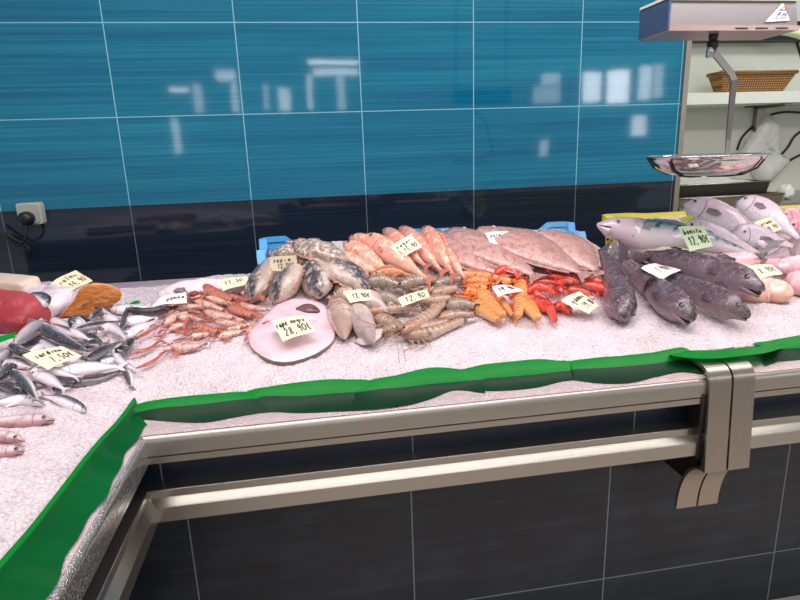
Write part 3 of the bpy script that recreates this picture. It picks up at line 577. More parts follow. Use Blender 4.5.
def fish(name, label, cat, group, pts, w, mat, tpl=T_SLIM, ratio=.5, roll=0, dorsal='up', h=0, fin='fin', tail=(.86, 1.0, .9, .45), eye=(.07, .25, .22), eyem='eyew', dfin=None, afin=None, pec=None, jaw=None, both=False, gill=True, sink=.75, n=20, sq=1, cq=1, jag=0):
    roll = math.radians(roll); a = half_h(pts, w, ratio, roll, dorsal, h); a = min(a, .09)
    th = math.hypot(ratio * math.cos(roll), math.sin(roll)) * a
    lift = lambda t: th * sink
    full = frames(pts, dorsal, roll, h, lift, 41)
    te = tail[0] if tail else 1.0
    k = int(round(40 * (te + (.03 if tail else 0)))); k = min(k, 40)
    body = [full[int(round(i * k / (n - 1)))] for i in range(n)]
    loc = full[20][0].copy(); loc.z -= th * sink
    root = thing(name, label, cat, loc, group); rnd = R_.random()
    b = MB(); r, c = loft(body, tpl, a, ratio, 24 if jag else 16, rnd, sq, jag, cq); b.rings(r, c); b.build('body', S[mat], root)
    if tail:
        i0 = int(40 * te); c0, T, D, L, N_ = full[i0]; c1 = full[40][0]
        up = interp(tpl, 1.0)[0] * a; ln = (c1 - c0); s = tail[2] * a; b = MB()
        fin_poly(b, [c0 + D * up, c0 + ln * .5 + D * s * .62, c1 + D * s, c0 + ln * .80 + D * s * .45, c0 + ln * (1 - tail[3]), c0 + ln * .80 - D * s * .45, c1 - D * s, c0 + ln * .5 - D * s * .62, c0 - D * up], L, .0012)
        b.build('tail_fin', S[fin], root, smooth=False)
    def at(t): return body[min(n - 1, int(round(t * (n - 1))))]
    if eye:
        t, ey, er = eye; i = t * (n - 1); c0, T, D, L, N_ = at(t)
        c0 = body[int(i)][0].lerp(body[min(n - 1, int(i) + 1)][0], i % 1)
        up, dn, lat = interp(tpl, t); er *= a
        for sg in ((1, -1) if both else (1,)):
            out = L * sg * math.sqrt(1 - ey * ey) + D * ey; cc = c0 + D * ey * a * up + L * sg * a * ratio * lat * math.sqrt(1 - ey * ey) * 1.0
            zz = out.normalized(); xx = T - zz * T.dot(zz); xx.normalize(); Mx = Matrix((xx, zz.cross(xx), zz)).transposed()
            b = MB(); b.ball(cc, er, er, er * .6, Mx, 14, 10, fm=lambda j, nv: 1 if j < 3 else 0)
            b.build('eye', [M[eyem], M['eyed']], root)
    if dfin:
        for (t0, t1, hh) in dfin:
            b = MB(); lo, hi = [], []
            for i in range(9):
                t = t0 + (t1 - t0) * i / 8; c0, T, D, L, N_ = at(t); up = interp(tpl, t)[0] * a
                lo.append(c0 + D * up * .9); hi.append(c0 + D * (up + hh * a * math.sin(math.pi * (.12 + .8 * (1 - i / 8))) * (1 if i % 2 else .86)) + T * .3 * hh * a)
            fin_poly(b, lo + hi[::-1], at((t0 + t1) / 2)[3], .001); b.build('dorsal_fin', S[fin], root, smooth=False)
    if afin:
        t0, t1, hh = afin; b = MB(); lo, hi = [], []
        for i in range(7):
            t = t0 + (t1 - t0) * i / 6; c0, T, D, L, N_ = at(t); dn = interp(tpl, t)[1] * a
            lo.append(c0 - D * dn * .9); hi.append(c0 - D * (dn + hh * a * (.5 + .5 * math.sin(math.pi * (1 - i / 6)))) + T * .3 * hh * a)
        fin_poly(b, lo + hi[::-1], at((t0 + t1) / 2)[3], .001); b.build('anal_fin', S[fin], root, smooth=False)
    if pec:
        t, ey, ln = pec; c0, T, D, L, N_ = at(t); up, dn, lat = interp(tpl, t); b = MB()
        q = c0 + D * ey * a + L * a * ratio * lat * math.sqrt(max(0, 1 - ey * ey)) * 1.0
        fin_poly(b, [q + D * .16 * a, q + T * ln * a * .6 + D * .2 * a + L * .08 * a, q + T * ln * a + D * .02 * a + L * .05 * a, q + T * ln * a * .7 - D * .2 * a + L * .04 * a, q - D * .14 * a], L, .0012)
        b.build('pectoral_fin', S[fin], root, smooth=False)
    if gill:
        t = .2; b = MB(); c0, T, D, L, N_ = at(t); up, dn, lat = interp(tpl, t); g = []
        for i in range(9):
            e = -.75 + 1.5 * i / 8; g.append(c0 + T * a * (.28 * (1 - e * e)) + D * e * a * (up if e > 0 else dn) * .95 + L * a * ratio * lat * math.sqrt(1 - min(.98, e * e * .95)) * 1.01)
        b.tube(g, .02 * a + .0003, 5); b.build('gill_cover_edge', M['gillm'], root)
    if jaw:
        op, ln = jaw; c0, T, D, L, N_ = body[0]; b = MB(); rings = []
        c2 = at(ln)[0]; nn = 8
        for i in range(7):
            t = i / 6; cc = body[0][0].lerp(c2, t) - D * a * (.12 + op * (1 - t) + .30 * t) + T * a * .06 * (1 - t)
            wd = a * ratio * (.20 + .55 * t); hh = a * (.06 + .16 * t)
            rings.append([cc + L * wd * math.cos(2 * math.pi * q / nn) + D * hh * math.sin(2 * math.pi * q / nn) for q in range(nn)])
        b.rings(rings, [[(0.05, .25, .5)] * nn for _ in rings]); b.build('lower_jaw', S[mat], root)
        b = MB(); rings = []
        for i in range(6):
            t = i / 5; cc = body[0][0].lerp(c2, t * .9) - D * a * (.10 + op * .5 * (1 - t) + .1 * t) + T * a * .08
            wd = a * ratio * (.2 + .55 * t); hh = a * (.05 + op * .5 * (1 - t) + .06)
            rings.append([cc + L * wd * math.cos(2 * math.pi * q / nn) + D * hh * math.sin(2 * math.pi * q / nn) for q in range(nn)])
        b.rings(rings); b.build('mouth', M['bodyblk'], root)
    return root
M['gillm'] = plain('gill_edge', '#8a7278', .3)

# sardines ---------------------------------------------------------
SG = 'sardines heaped around their price tag'
def sard(label, pts, w=8, m='sardine', h=0, d='up', roll=0, **k):
    fish('sardine', label, 'sardine', SG, pts, w, m, T_SLIM, .55, roll, d, h, fin='finpale' if m == 'sardine_pale' else 'fin', tail=(.87, 1, .8, .5), eye=(.07, .2, .26), gill=w > 7, n=16, **k)
SARD = [
    ('silver sardine lying across the ice at the lower right end of the pile', [(86, 411), (62, 400), (38, 395)], 11, 'sardine', .0, 'up', 0),
    ('long white bellied sardine stretched right from below the sardine tag', [(54, 373), (90, 368), (128, 367)], 12, 'sardine_pale', .010, 'up', 0),
    ('dark backed sardine on the front edge under the long white one', [(64, 384), (95, 380), (131, 367)], 8, 'sardine_dark', .003, 'up', 0),
    ('small yellowish tailed sardine pointing down at the right front of the pile', [(124, 366), (129, 377), (132, 389)], 8, 'sardine', .0, 'left', 0),
    ('pale slim sardine bending right beside the langoustine claws', [(112, 348), (122, 362), (142, 373)], 7, 'sardine_pale', .012, 'up', 0),
    ('dark green sardine slanting up to the right in the middle', [(86, 361), (103, 351), (124, 339)], 8, 'sardine_dark', .020, 'up', 0),
    ('dark sardine with an olive tail pointing up right toward langoustines', [(118, 354), (127, 345), (137, 334)], 8, 'sardine_dark', .010, 'up', 0),
    ('curved white bellied sardine arched in the middle of the pile', [(97, 333), (108, 327), (118, 331), (128, 341)], 9, 'sardine_pale', .018, 'up', 0),
    ('dark long sardine lying flat below the salmon piece', [(74, 331), (96, 326), (126, 320)], 7, 'sardine_dark', .014, 'up', 0),
    ('thin grey green sardine standing on end beside white ones', [(122, 329), (125, 317), (128, 303)], 6, 'sardine_dark', .022, 'left', 0),
    ('arched silver sardine just right under the salmon cut face', [(91, 318), (101, 310), (113, 315)], 8, 'sardine', .016, 'up', 0),
    ('short grey sardine at the lower left of the salmon', [(72, 326), (82, 320), (94, 320)], 9, 'sardine', .012, 'down', 0),
    ('pale grey sardine pointing up left under the salmon', [(46, 318), (62, 324), (80, 330)], 8, 'sardine_pale', .012, 'up', 0),
    ('silver sardine under the pale grey one above the tag', [(50, 325), (66, 331), (88, 340)], 8, 'sardine', .010, 'up', 0),
    ('long black backed sardine slanting down right above the sardine tag', [(43, 326), (60, 339), (90, 351)], 11, 'sardine', .024, 'down', 0),
    ('big pale sardine leaning up left of the black backed one', [(44, 324), (30, 332), (11, 348)], 13, 'sardine_pale', .016, 'up', 0),
    ('grey curled sardine at the upper left corner of the tag', [(12, 345), (22, 352), (37, 354)], 8, 'sardine', .020, 'down', 0),
    ('pale sardine poking out behind the tag top', [(40, 341), (52, 347), (66, 354)], 9, 'sardine_pale', .014, 'up', 0),
    ('short pale sardine between the curled one and tag', [(46, 344), (38, 348), (26, 353)], 7, 'sardine_pale', .010, 'up', 0),
    ('dark grey sardine steep at the far left by green plastic', [(13, 348), (7, 358), (0, 368)], 8, 'sardine', .008, 'left', 0),
    ('pinkish white sardine cut by the left picture edge above others', [(10, 352), (2, 358), (-9, 366)], 9, 'sardine_pale', .004, 'up', 0),
    ('dark grey sardine at left edge level with tag bottom', [(14, 367), (4, 374), (-8, 384)], 10, 'sardine', .012, 'up', 0),
    ('silver sardine with brown back pointing down below the tag', [(12, 371), (25, 383), (39, 403)], 11, 'sardine', .022, 'left', 0),
    ('short white sardine below the tag centre tail to right', [(32, 374), (48, 379), (68, 392)], 11, 'sardine_pale', .014, 'up', 0),
    ('slim white sardine running right along the tag bottom edge', [(28, 371), (52, 371), (82, 379)], 8, 'sardine_pale', .018, 'up', 0),
    ('grey sardine with dark belly at lower left edge', [(28, 393), (12, 388), (-10, 384)], 10, 'sardine', .008, 'down', 0),
    ('pale pink sardine lowest at the left edge of the pile', [(36, 397), (16, 400), (-12, 404)], 9, 'sardine_pale', .003, 'up', 0),
    ('pinkish sardine beneath the brown backed one at bottom', [(44, 404), (24, 401), (2, 408)], 8, 'sardine_pale', .0, 'up', 0),
    ('silver black sardine short under the long black backed one', [(66, 343), (80, 346), (98, 347)], 8, 'sardine', .016, 'down', 0),
    ('dark sardine stub in the middle under the arched white one', [(80, 335), (92, 338), (106, 345)], 8, 'sardine_dark', .012, 'up', 0),
    ('white sardine behind the middle dark stub', [(68, 329), (78, 334), (92, 341)], 7, 'sardine_pale', .015, 'up', 0),
    ('pinkish small sardine under the dark green slanting one', [(94, 360), (104, 356), (115, 351)], 7, 'sardine_pale', .006, 'up', 0),
    ('white sardine to the right of the tag corner', [(62, 363), (74, 359), (88, 354)], 8, 'sardine_pale', .010, 'up', 0),
    ('dark topped silver sardine reaching right under the folded white tag', [(128, 310), (150, 313), (186, 304)], 9, 'sardine', .012, 'down', 0),
    ('bright white sardine at the top right of the pile', [(110, 309), (130, 309), (152, 306)], 9, 'sardine_pale', .008, 'up', 0),
    ('white sardine second from top on the right side', [(122, 322), (138, 320), (158, 316)], 9, 'sardine_pale', .006, 'up', 0),
    ('white sardine slanting up right touching the langoustines', [(124, 337), (138, 330), (160, 319)], 10, 'sardine_pale', .008, 'up', 0),
    ('silver sardine wedged between the standing one and salmon', [(104, 316), (116, 321), (124, 327)], 9, 'sardine_pale', .006, 'up', 0),
]
SARD += [
    ('grey sardine low in the pile beneath the tag right corner', [(70, 358), (84, 363), (100, 364)], 9, 'sardine', .0, 'up', 0),
    ('silver sardine low between dark green and long white ones', [(98, 364), (110, 360), (124, 356)], 9, 'sardine', .0, 'up', 0),
    ('dark sardine low at the left under the brown backed one', [(24, 392), (34, 386), (48, 385)], 9, 'sardine_dark', .0, 'up', 0),
    ('silver sardine buried left of the tag lower corner', [(8, 360), (20, 364), (34, 368)], 10, 'sardine', .002, 'up', 0),
    ('dark sardine buried under the big pale leaning one', [(14, 340), (28, 340), (44, 336)], 10, 'sardine_dark', .0, 'up', 0),
    ('pale sardine buried behind the black backed one', [(60, 322), (74, 330), (90, 334)], 9, 'sardine_pale', .0, 'up', 0),
    ('grey sardine low beside the standing green one', [(104, 330), (116, 333), (130, 330)], 9, 'sardine', .0, 'up', 0),
    ('dark sardine low below the short grey one', [(78, 344), (92, 346), (112, 342)], 9, 'sardine_dark', .002, 'up', 0),
    ('silver sardine low right of the short white one', [(52, 390), (64, 386), (80, 382)], 8, 'sardine', .0, 'down', 0),
    ('grey sardine low at far left under the tag level', [(-8, 392), (4, 394), (20, 396)], 9, 'sardine', .0, 'up', 0),
]
for L_, p, w, m, h, d, ro in SARD: sard(L_, p, w * 1.22, m, h, d, ro + 35)
WG = 'pink whitings at the left picture edge'
fish('whiting', 'pink whiting lying alone, snout reaching farthest right', 'whiting', WG, [(55, 420), (20, 421), (-60, 426)], 15, 'whiting', T_HAKE, .6, 45, 'up', 0, 'finp', eye=(.12, .3, .30), jaw=(.05, .1), n=24)
fish('whiting', 'upper of two pink whiting heads close together at left edge', 'whiting', WG, [(25, 441), (0, 436), (-70, 430)], 13, 'whiting', T_HAKE, .6, 45, 'up', .006, 'finp', eye=(.12, .25, .36), jaw=(.05, .1), n=24)
fish('whiting', 'lower of two pink whiting heads close together at left edge', 'whiting', WG, [(25, 451), (0, 451), (-70, 452)], 14, 'whiting', T_HAKE, .6, 45, 'up', 0, 'finp', eye=(.12, .25, .36), jaw=(.05, .1), n=24)

# hake ---------------------------------------------------------------
HG = 'dark hakes in a fan on the ice'
HK = dict(fin='finh', eyem='eyeh', n=30, both=True, tail=(.9, 1, .9, .3))
fish('hake', 'dark purple hake pointing straight down beside the red shrimps', 'hake', HG, [(623, 318), (616, 288), (601, 246)], 33, 'hake', T_HAKE, .85, 55, 'right', 0, jaw=(.1, .14), eye=(.1, .45, .15), pec=(.3, .3, .9), dfin=[(.3, .42, .35), (.5, .85, .22)], **HK)
fish('hake', 'dark hake second from left, tooth-lined snout lowest on ice', 'hake', HG, [(693, 320), (660, 293), (607, 250)], 26, 'hake', T_HAKE, .8, 55, 'up', .012, jaw=(.3, .13), eye=(.11, .4, .17), pec=(.3, -.2, .9), dfin=[(.3, .42, .3), (.5, .85, .2)], **HK)
fish('hake', 'dark hake with closed jaws under the lower hake price tag', 'hake', HG, [(750, 317), (702, 293), (630, 258)], 28, 'hake', T_HAKE, .72, 58, 'up', .024, jaw=(.18, .14), eye=(.11, .45, .15), pec=(.3, -.2, .9), dfin=[(.3, .42, .3), (.5, .85, .2)], **HK)
fish('hake', 'topmost dark hake with wide open mouth facing right', 'hake', HG, [(764, 290), (702, 267), (616, 252)], 30, 'hake', T_HAKE, .72, 58, 'up', .050, jaw=(.35, .13), eye=(.11, .4, .17), pec=(.3, -.2, .9), dfin=[(.3, .42, .3), (.5, .85, .2)], **HK)

# bonito, breams, pink fish -----------------------------------------
fish('bonito', 'large striped bonito with blue green back on the yellow crate', 'bonito', None, [at_y(597, 224, 2.07), at_y(640, 233, 2.02), on_ice(700, 241, .075), on_ice(768, 258, .045)], 33, 'bonito', T_BON, .72, 45, 'up', 0, 'fin', tail=(.93, 1, .8, .3), eye=(.1, .3, .13), dfin=[(.3, .52, .22)], pec=(.3, .1, .9), jaw=(.02, .1), n=26)
BG = 'silver pink sea breams in the yellow crate'
BR = dict(fin='fin', n=22)
fish('sea_bream', 'silver pink bream hindmost, tail running to the right edge', 'sea bream', BG, [(737, 202), (765, 213), (806, 244)], 30, 'bream', T_BREAM, .5, 48, 'up', .05, eye=(.13, .35, .14), pec=(.3, .1, .9), **BR)
fish('sea_bream', 'silver pink bream whose rounded head rests highest, next to lime plastic', 'sea bream', BG, [(684, 205), (722, 219), (775, 252)], 34, 'bream', T_BREAM, .5, 48, 'up', .055, eye=(.12, .4, .14), pec=(.3, 0, .9), **BR)
fish('sea_bream', 'silver bream lying low behind the pale green tag', 'sea bream', BG, [(681, 226), (715, 236), (768, 257)], 24, 'bream', T_BREAM, .5, 48, 'up', .05, eye=(.12, .4, .16), pec=(.3, 0, .9), **BR)
fish('sea_bream', 'foreshortened bream with bright white gill cover, front right', 'sea bream', BG, [(731, 235), (757, 237), (800, 248)], 26, 'bream', T_BREAM, .55, 50, 'up', .065, eye=(.16, .3, .12), pec=(.45, -.1, 1.0), **BR)
fish('sea_bream', 'grey tailed bream at the right picture edge in front of others', 'sea bream', BG, [(822, 243), (795, 249), (758, 260)], 17, 'tailgrey', T_BREAM, .5, 45, 'up', .05, eye=None, **BR)
PG = 'pink fish heaped at the right end'
fish('pink_fish', 'pink fish behind at the far right of yellow crate', 'fish', PG, [(776, 218), (800, 215), (850, 212)], 17, 'pinkfish', T_BREAM, .6, 45, 'up', .05, 'finp', eye=(.12, .3, .15), n=18)
fish('pink_fish', 'pink fish with dark eye in front at far right', 'fish', PG, [(784, 226), (805, 228), (850, 236)], 18, 'pinkfish', T_BREAM, .6, 45, 'up', .055, 'finp', eye=(.12, .2, .2), n=18)
fish('pink_fish', 'pink fish below the two others beside the cream tag', 'fish', PG, [(790, 240), (810, 243), (850, 250)], 16, 'pinkfish', T_BREAM, .6, 45, 'up', .04, 'finp', eye=None, n=18)

# red mullets --------------------------------------------------------
MG = 'pink mullets in the middle of the display'
MU = dict(fin='finp', eyem='eyey', n=20, tail=(.88, 1, .7, .4))
MUL = [
    ('pink mullet left of the heap, its head at upper left corner', [(344, 244), (362, 254), (398, 279)], 20, 'mullet', .02, 15),
    ('pink orange mullet lowest left, running above the cuttlefish', [(336, 256), (355, 263), (388, 278)], 17, 'mullet', .012, 15),
    ('pale pink mullet behind at the left, blunt rounded head', [(350, 238), (372, 245), (400, 262)], 17, 'mullet', .03, 30),
    ('pink mullet with orange cheek in the middle left', [(366, 236), (390, 253), (434, 284)], 23, 'mullet', .03, 20),
    ('pink mullet with grey head behind the tag left corner', [(384, 230), (402, 246), (430, 270)], 19, 'mullet', .028, 30),
    ('pink mullet under the mullet price tag', [(400, 228), (418, 246), (446, 276)], 20, 'mullet', .03, 20),
    ('orange flanked mullet right of the price tag', [(412, 236), (428, 255), (452, 284)], 15, 'mulleto', .018, 20),
    ('brightest pink mullet standing highest at the right of the tag', [(424, 228), (436, 248), (456, 280)], 21, 'mullet', .04, 20),
    ('pink mullet squeezed beside the flat fish', [(440, 246), (450, 260), (468, 282)], 17, 'mullet', .026, 20),
    ('orange brown mullet across the front, above the prawns', [(370, 277), (392, 272), (420, 279)], 13, 'mulleto', .03, 10),
    ('small pink mullet poking out at top right behind others', [(432, 234), (442, 244), (452, 258)], 15, 'mullet', .02, 30),
]
for L_, p, w, m, h, ro in MUL: fish('mullet', L_, 'mullet', MG, p, w, m, T_BREAM, .7, ro + 32, 'up', h, eye=(.13, .45, .2), dfin=[(.3, .5, .2)], pec=(.3, -.1, .7), **MU)

# flat fish ------------------------------------------------------------
FG = 'pinkish brown flat fish at the back'
FL = dict(fin='sole', n=24, tail=(.9, 1, .5, .2), gill=False)
fish('flatfish', 'pinkish brown flat fish at left, next to the pink mullets', 'flat fish', FG, [(432, 231), (468, 252), (506, 280)], 36, 'sole', T_FLAT, .22, 0, 'up', .022, eye=(.1, .3, .08), dfin=[(.08, .9, .14)], afin=(.15, .9, .14), **FL)
fish('flatfish', 'flat fish under the white price tag, second from left', 'flat fish', FG, [(452, 229), (496, 250), (540, 280)], 46, 'sole', T_FLAT, .22, 0, 'up', .034, eye=(.1, .3, .08), dfin=[(.08, .9, .14)], afin=(.15, .9, .14), **FL)
fish('flatfish', 'large flat fish lying on top with a visible edge line', 'flat fish', FG, [(480, 228), (530, 246), (590, 278)], 50, 'sole', T_FLAT, .2, 0, 'up', .046, eye=(.1, .3, .08), dfin=[(.08, .9, .12)], afin=(.15, .9, .12), **FL)
fish('flatfish', 'flat fish farthest right, beside the dark hakes', 'flat fish', FG, [(540, 232), (572, 250), (602, 276)], 34, 'sole', T_FLAT, .22, 0, 'up', .030, eye=None, dfin=[(.08, .9, .14)], afin=(.15, .9, .14), **FL)

# ------------------------------------------------------------------ crustaceans
T_CAR = [(0, .12, .10, .2), (.05, .3, .24, .4), (.15, .55, .5, .72), (.3, .8, .8, .92), (.6, 1, 1, 1), (.9, .97, .97, 1), (1, .8, .8, .85)]
def crust(name, label, cat, group, pts, w, shell, claw=None, h=0, dorsal='up', roll=35, legs=5, ant=2, seed=0, clawmat=None, limb=None, split=.42, fan=True):
    rr = random.Random(seed * 7 + int(pts[0][0] * 13 + pts[0][1])); roll = math.radians(roll)
    a = min(half_h(pts, w, .85, roll, dorsal, h), .026); lift = lambda t: a * .7
    full = frames(pts, dorsal, roll, h, lift, 41); loc = full[20][0].copy(); loc.z -= a * .7
    root = thing(name, label, cat, loc, group); rnd = rr.random(); lm = S[limb or shell]
    ks = int(40 * split); ke = 36 if fan else 40
    fr = [full[int(round(i * ks / 9))] for i in range(10)]; b = MB(); r, c = loft(fr, T_CAR, a, .85, 12, rnd)
    c = [[(u * split, v, q) for u, v, q in row] for row in c]; b.rings(r, c)
    c0, T, D, L, N_ = full[0]; b.tube([c0 + D * a * .1, c0 - T * a * .9 + D * a * .25], a * .12, 5, .0004, col=(.05, .9, rnd)); b.build('carapace', S[shell], root)
    b = MB(); rings, cols = [], []                                  # six overlapping tail segments
    for sgm in range(6):
        for q in range(4):
            t = (sgm + q / 3.2) / 6; i = ks - 1 + (ke - ks + 1) * min(t, 1); f0 = full[min(40, int(i))]
            sc = a * (1 - .5 * t) * (.96 + .075 * math.sin(math.pi * q / 3))
            cc = f0[0].lerp(full[min(40, int(i) + 1)][0], i % 1)
            rings.append([cc + f0[2] * sc * math.cos(2 * math.pi * k / 12) + f0[3] * .85 * sc * math.sin(2 * math.pi * k / 12) for k in range(12)])
            cols.append([(split + (1 - split) * t, .5 + .5 * math.cos(2 * math.pi * k / 12), rnd) for k in range(12)])
    b.rings(rings, cols); b.build('abdomen', S[shell], root)
    if fan:
        c0, T, D, L, N_ = full[ke]; sd = D.cross(T); e = full[40][0] - c0; ln = max(e.length, a * .9)
        b = MB()
        for an in (-.6, 0, .6):
            dr = (T * math.cos(an) + sd * math.sin(an)); s2 = (sd * math.cos(an) - T * math.sin(an))
            fin_poly(b, [c0, c0 + dr * ln * .5 + s2 * a * .3, c0 + dr * ln * 1.1 + s2 * a * .18, c0 + dr * ln * 1.15 - s2 * a * .18, c0 + dr * ln * .5 - s2 * a * .3], dr.cross(s2).normalized(), .0008)
        b.build('tail_fan', S[shell], root, smooth=False)
    for sg in (1, -1):
        c0, T, D, L, N_ = full[int(ks * .18)]; b = MB(); b.ball(c0 + D * a * .35 + L * sg * a * .42, max(.0022, a * .16), nu=8, nv=6); b.build('eye', M['eyed'], root)
    for k in range(legs):
        f0 = full[int(ks * (.3 + .14 * k))]; c0, T, D, L, N_ = f0; g = c0 - D * a * .6
        out = (-D * .9 + T * rr.uniform(-.5, .5) + N_ * .25).normalized(); s2 = a * rr.uniform(1.8, 3.2)
        p1 = g + out * s2 * .55 + N_ * a * .35; p2 = g + (out + T * rr.uniform(-.8, .4)).normalized() * s2
        p2.z = max(p2.z, H(p2.x, p2.y) + h * .5 + .002)
        b = MB(); b.tube(spline([g, p1, p2], 6), a * .13 + .0006, 5, .0007, col=(.3, rr.uniform(.3, .9), rnd)); b.build('leg', lm, root)
    for k in range(ant):
        c0, T, D, L, N_ = full[1]; sg = 1 if k % 2 else -1
        ln = a * rr.uniform(4, 7); dr = (-T + D * sg * rr.uniform(.1, .8)).normalized()
        p = [c0 + D * a * .2, c0 + dr * ln * .4 + N_ * a * rr.uniform(.3, .9), c0 + (dr + T * rr.uniform(.0, .6)).normalized() * ln]
        p[2].z = max(H(p[2].x, p[2].y) + h * .6 + .003, p[2].z); b = MB(); b.tube(spline(p, 8), .0012, 5, .0006, col=(.1, .8, rnd)); b.build('antenna', lm, root)
    cls_ = [[on_ice(x, y, h + .010) for x, y in cl] for cl in (claw or [])]
    if claw is None and name == 'langoustine':
        c0, T, D, L, N_ = full[0]
        for sg in (1, -1):
            ln = a * rr.uniform(3.2, 5.6); dr = (-T + D * sg * rr.uniform(.25, .7)).normalized(); e = c0 + dr * ln * .55; g = c0 + (dr - D * sg * rr.uniform(.0, .4)).normalized() * ln
            for p in (e, g): p.z = max(p.z, H(p.x, p.y) + h * .7 + .005)
            cls_.append([e, g])
    for q in cls_:
        q = [full[int(ks * .55)][0].lerp(q[0], .7)] + q
        s = spline(q, 14); rings, cols = [], []
        for i, p in enumerate(s):
            t = i / 13; T = (s[min(i + 1, 13)] - s[max(i - 1, 0)]).normalized(); A = T.cross(V((0, 0, 1))).normalized(); Bv = A.cross(T)
            rad = a * interp([(0, .24), (.3, .28), (.42, .2), (.5, .40), (.7, .44), (.88, .25), (1, .07)], t)[0]
            rings.append([p + A * rad * 1.1 * math.cos(2 * math.pi * k / 8) + Bv * rad * .75 * math.sin(2 * math.pi * k / 8) for k in range(8)]); cols.append([(t, .5 + .5 * math.sin(2 * math.pi * k / 8), rnd)] * 8 if 0 else [(t, .5 + .5 * math.sin(2 * math.pi * k / 8), rnd) for k in range(8)])
        b = MB(); b.rings(rings, cols)
        i = 9; T = (s[13] - s[9]); A = T.normalized().cross(V((0, 0, 1))).normalized()     # the moving finger of the pincer
        b.tube([s[9] + A * a * .2, s[11] + A * a * .42, s[13] + A * a * .22], a * .13, 6, a * .03, col=(.9, .7, rnd))
        b.build('claw', S[clawmat or shell], root)
    return root
# orange langoustines
OG = 'orange langoustines in front of the flat fish'
def lo(label, pts, w, claws=None, h=.01, d='up', **k): crust('langoustine', label, 'langoustine', OG, pts, w, 'lango', claws, h, d, clawmat='clawo', limb='clawo', split=.38, **k)
lo('orange langoustine with plump tail lowest left, on the ice', [(475, 302), (485, 311), (500, 322)], 15, None, .006)
lo('orange ribbed langoustine curved down from the tag left corner', [(478, 289), (490, 303), (506, 318)], 16, [[(470, 284), (462, 276)]], .014)
lo('orange langoustine tail pointing straight down right of the tag', [(522, 280), (519, 300), (518, 319)], 17, [[(516, 276), (508, 273)], [(526, 275), (530, 270)]], .012, 'left')
lo('pale orange langoustine right of the vertical one, next to red shrimps', [(522, 298), (530, 308), (540, 320)], 17, None, .008)
lo('slim orange langoustine between the two ribbed tails', [(496, 294), (504, 304), (514, 317)], 9, None, .012)
lo('orange langoustine with long thin claws at upper left', [(490, 283), (476, 280), (462, 282)], 10, [[(500, 277), (512, 283)], [(498, 274), (506, 270)]], .016)
lo('orange langoustine lying behind, claws crossing left', [(500, 280), (486, 276), (470, 273)], 10, [[(488, 284), (472, 285)], [(505, 284), (498, 289)]], .02)
lo('orange langoustine claws pointing left toward grey prawns', [(488, 291), (478, 287), (466, 287)], 10, [[(474, 276), (458, 275)], [(470, 294), (462, 292)]], .014)
lo('small orange langoustine just above the tag', [(512, 283), (503, 280), (494, 278)], 9, [[(510, 274), (507, 271)]], .02)
# red shrimps
RG = 'bright red shrimps beside the orange langoustines'
def rs(label, pts, w, h=.01, d='up', **k): crust('red_shrimp', label, 'shrimp', RG, pts, w * .9, 'shrimp', None, h, d, ant=4, **k)
rs('deep red curled shrimp on the flat fish, farthest back left', [(494, 275), (504, 269), (514, 272), (522, 281)], 10, .034)
rs('long red shrimp stretched along the flat fish edge', [(545, 270), (562, 272), (580, 279)], 9, .022)
rs('red shrimp arched over the front, head at left', [(526, 293), (536, 287), (550, 290), (556, 298)], 11, .016)
rs('red shrimp pointing down onto the ice', [(545, 300), (551, 311), (556, 323)], 12, .008, 'right')
rs('red shrimp with a curled tail left of its tag', [(563, 294), (558, 286), (565, 281), (576, 284)], 10, .018)
rs('red shrimp under the left corner of the red shrimp tag', [(555, 308), (562, 306), (572, 312)], 13, .006)
rs('red shrimp with its head farthest right', [(608, 291), (594, 286), (578, 284)], 11, .016)
rs('bright red shrimp above the farthest right one', [(604, 284), (590, 279), (576, 274)], 10, .018)
rs('red shrimp straight across behind the arched one', [(530, 282), (545, 282), (560, 283)], 8, .016)
rs('red shrimp lying low against the pale orange langoustine', [(532, 300), (540, 305), (546, 312)], 11, .006)
rs('red shrimp behind the tag top edge', [(566, 290), (578, 291), (592, 294)], 10, .01)
rs('slender red shrimp at the top beside hake', [(548, 276), (566, 278), (584, 284)], 8, .022)
rs('small red shrimp tucked between orange langoustine and arched shrimp', [(528, 288), (538, 295), (548, 299)], 9, .008)
# raw prawns
PRG = 'raw grey brown prawns in front of the mullets'
def pr(label, pts, w, h=.01, m='prawn', d='up', **k): crust('prawn', label, 'prawn', PRG, pts, w * 1.08, m, None, h, d, limb='arms', ant=4, **k)
pr('grey prawn at the back left above its tag', [(366, 284), (382, 281), (402, 287)], 14, .022, 'prawng')
pr('grey brown prawn behind the tag, tail to the right', [(398, 287), (416, 281), (440, 282)], 12, .024, 'prawng')
pr('grey prawn farthest back, tail touching orange langoustines', [(432, 287), (446, 281), (464, 278)], 11, .022, 'prawng')
pr('brown prawn right of the tag, tail pointing right', [(430, 296), (444, 291), (460, 287)], 12, .018)
pr('long brown prawn running under the tag', [(364, 313), (392, 309), (428, 309)], 10, .016)
pr('reddish brown prawn at the front left beside squid', [(374, 318), (390, 322), (408, 330)], 13, .008)
pr('large pale brown prawn curved in the centre', [(402, 333), (416, 324), (432, 313), (448, 299)], 14, .02)
pr('pale prawn lowest at the front, tail stretching right', [(400, 336), (430, 333), (470, 317)], 13, .004)
pr('grey prawn at the right end, thick rounded tail', [(446, 306), (460, 304), (478, 306)], 13, .016, 'prawng')
pr('brown prawn with dark band below the grey right one', [(438, 319), (456, 315), (478, 315)], 11, .010)
pr('brown prawn filling the front below the curved one', [(412, 331), (430, 326), (452, 320)], 11, .012)
pr('grey prawn just left of the tag corner', [(376, 297), (390, 299), (404, 305)], 14, .014, 'prawng')
pr('brown prawn with red legs under the tag right end', [(420, 303), (436, 300), (454, 297)], 11, .012)
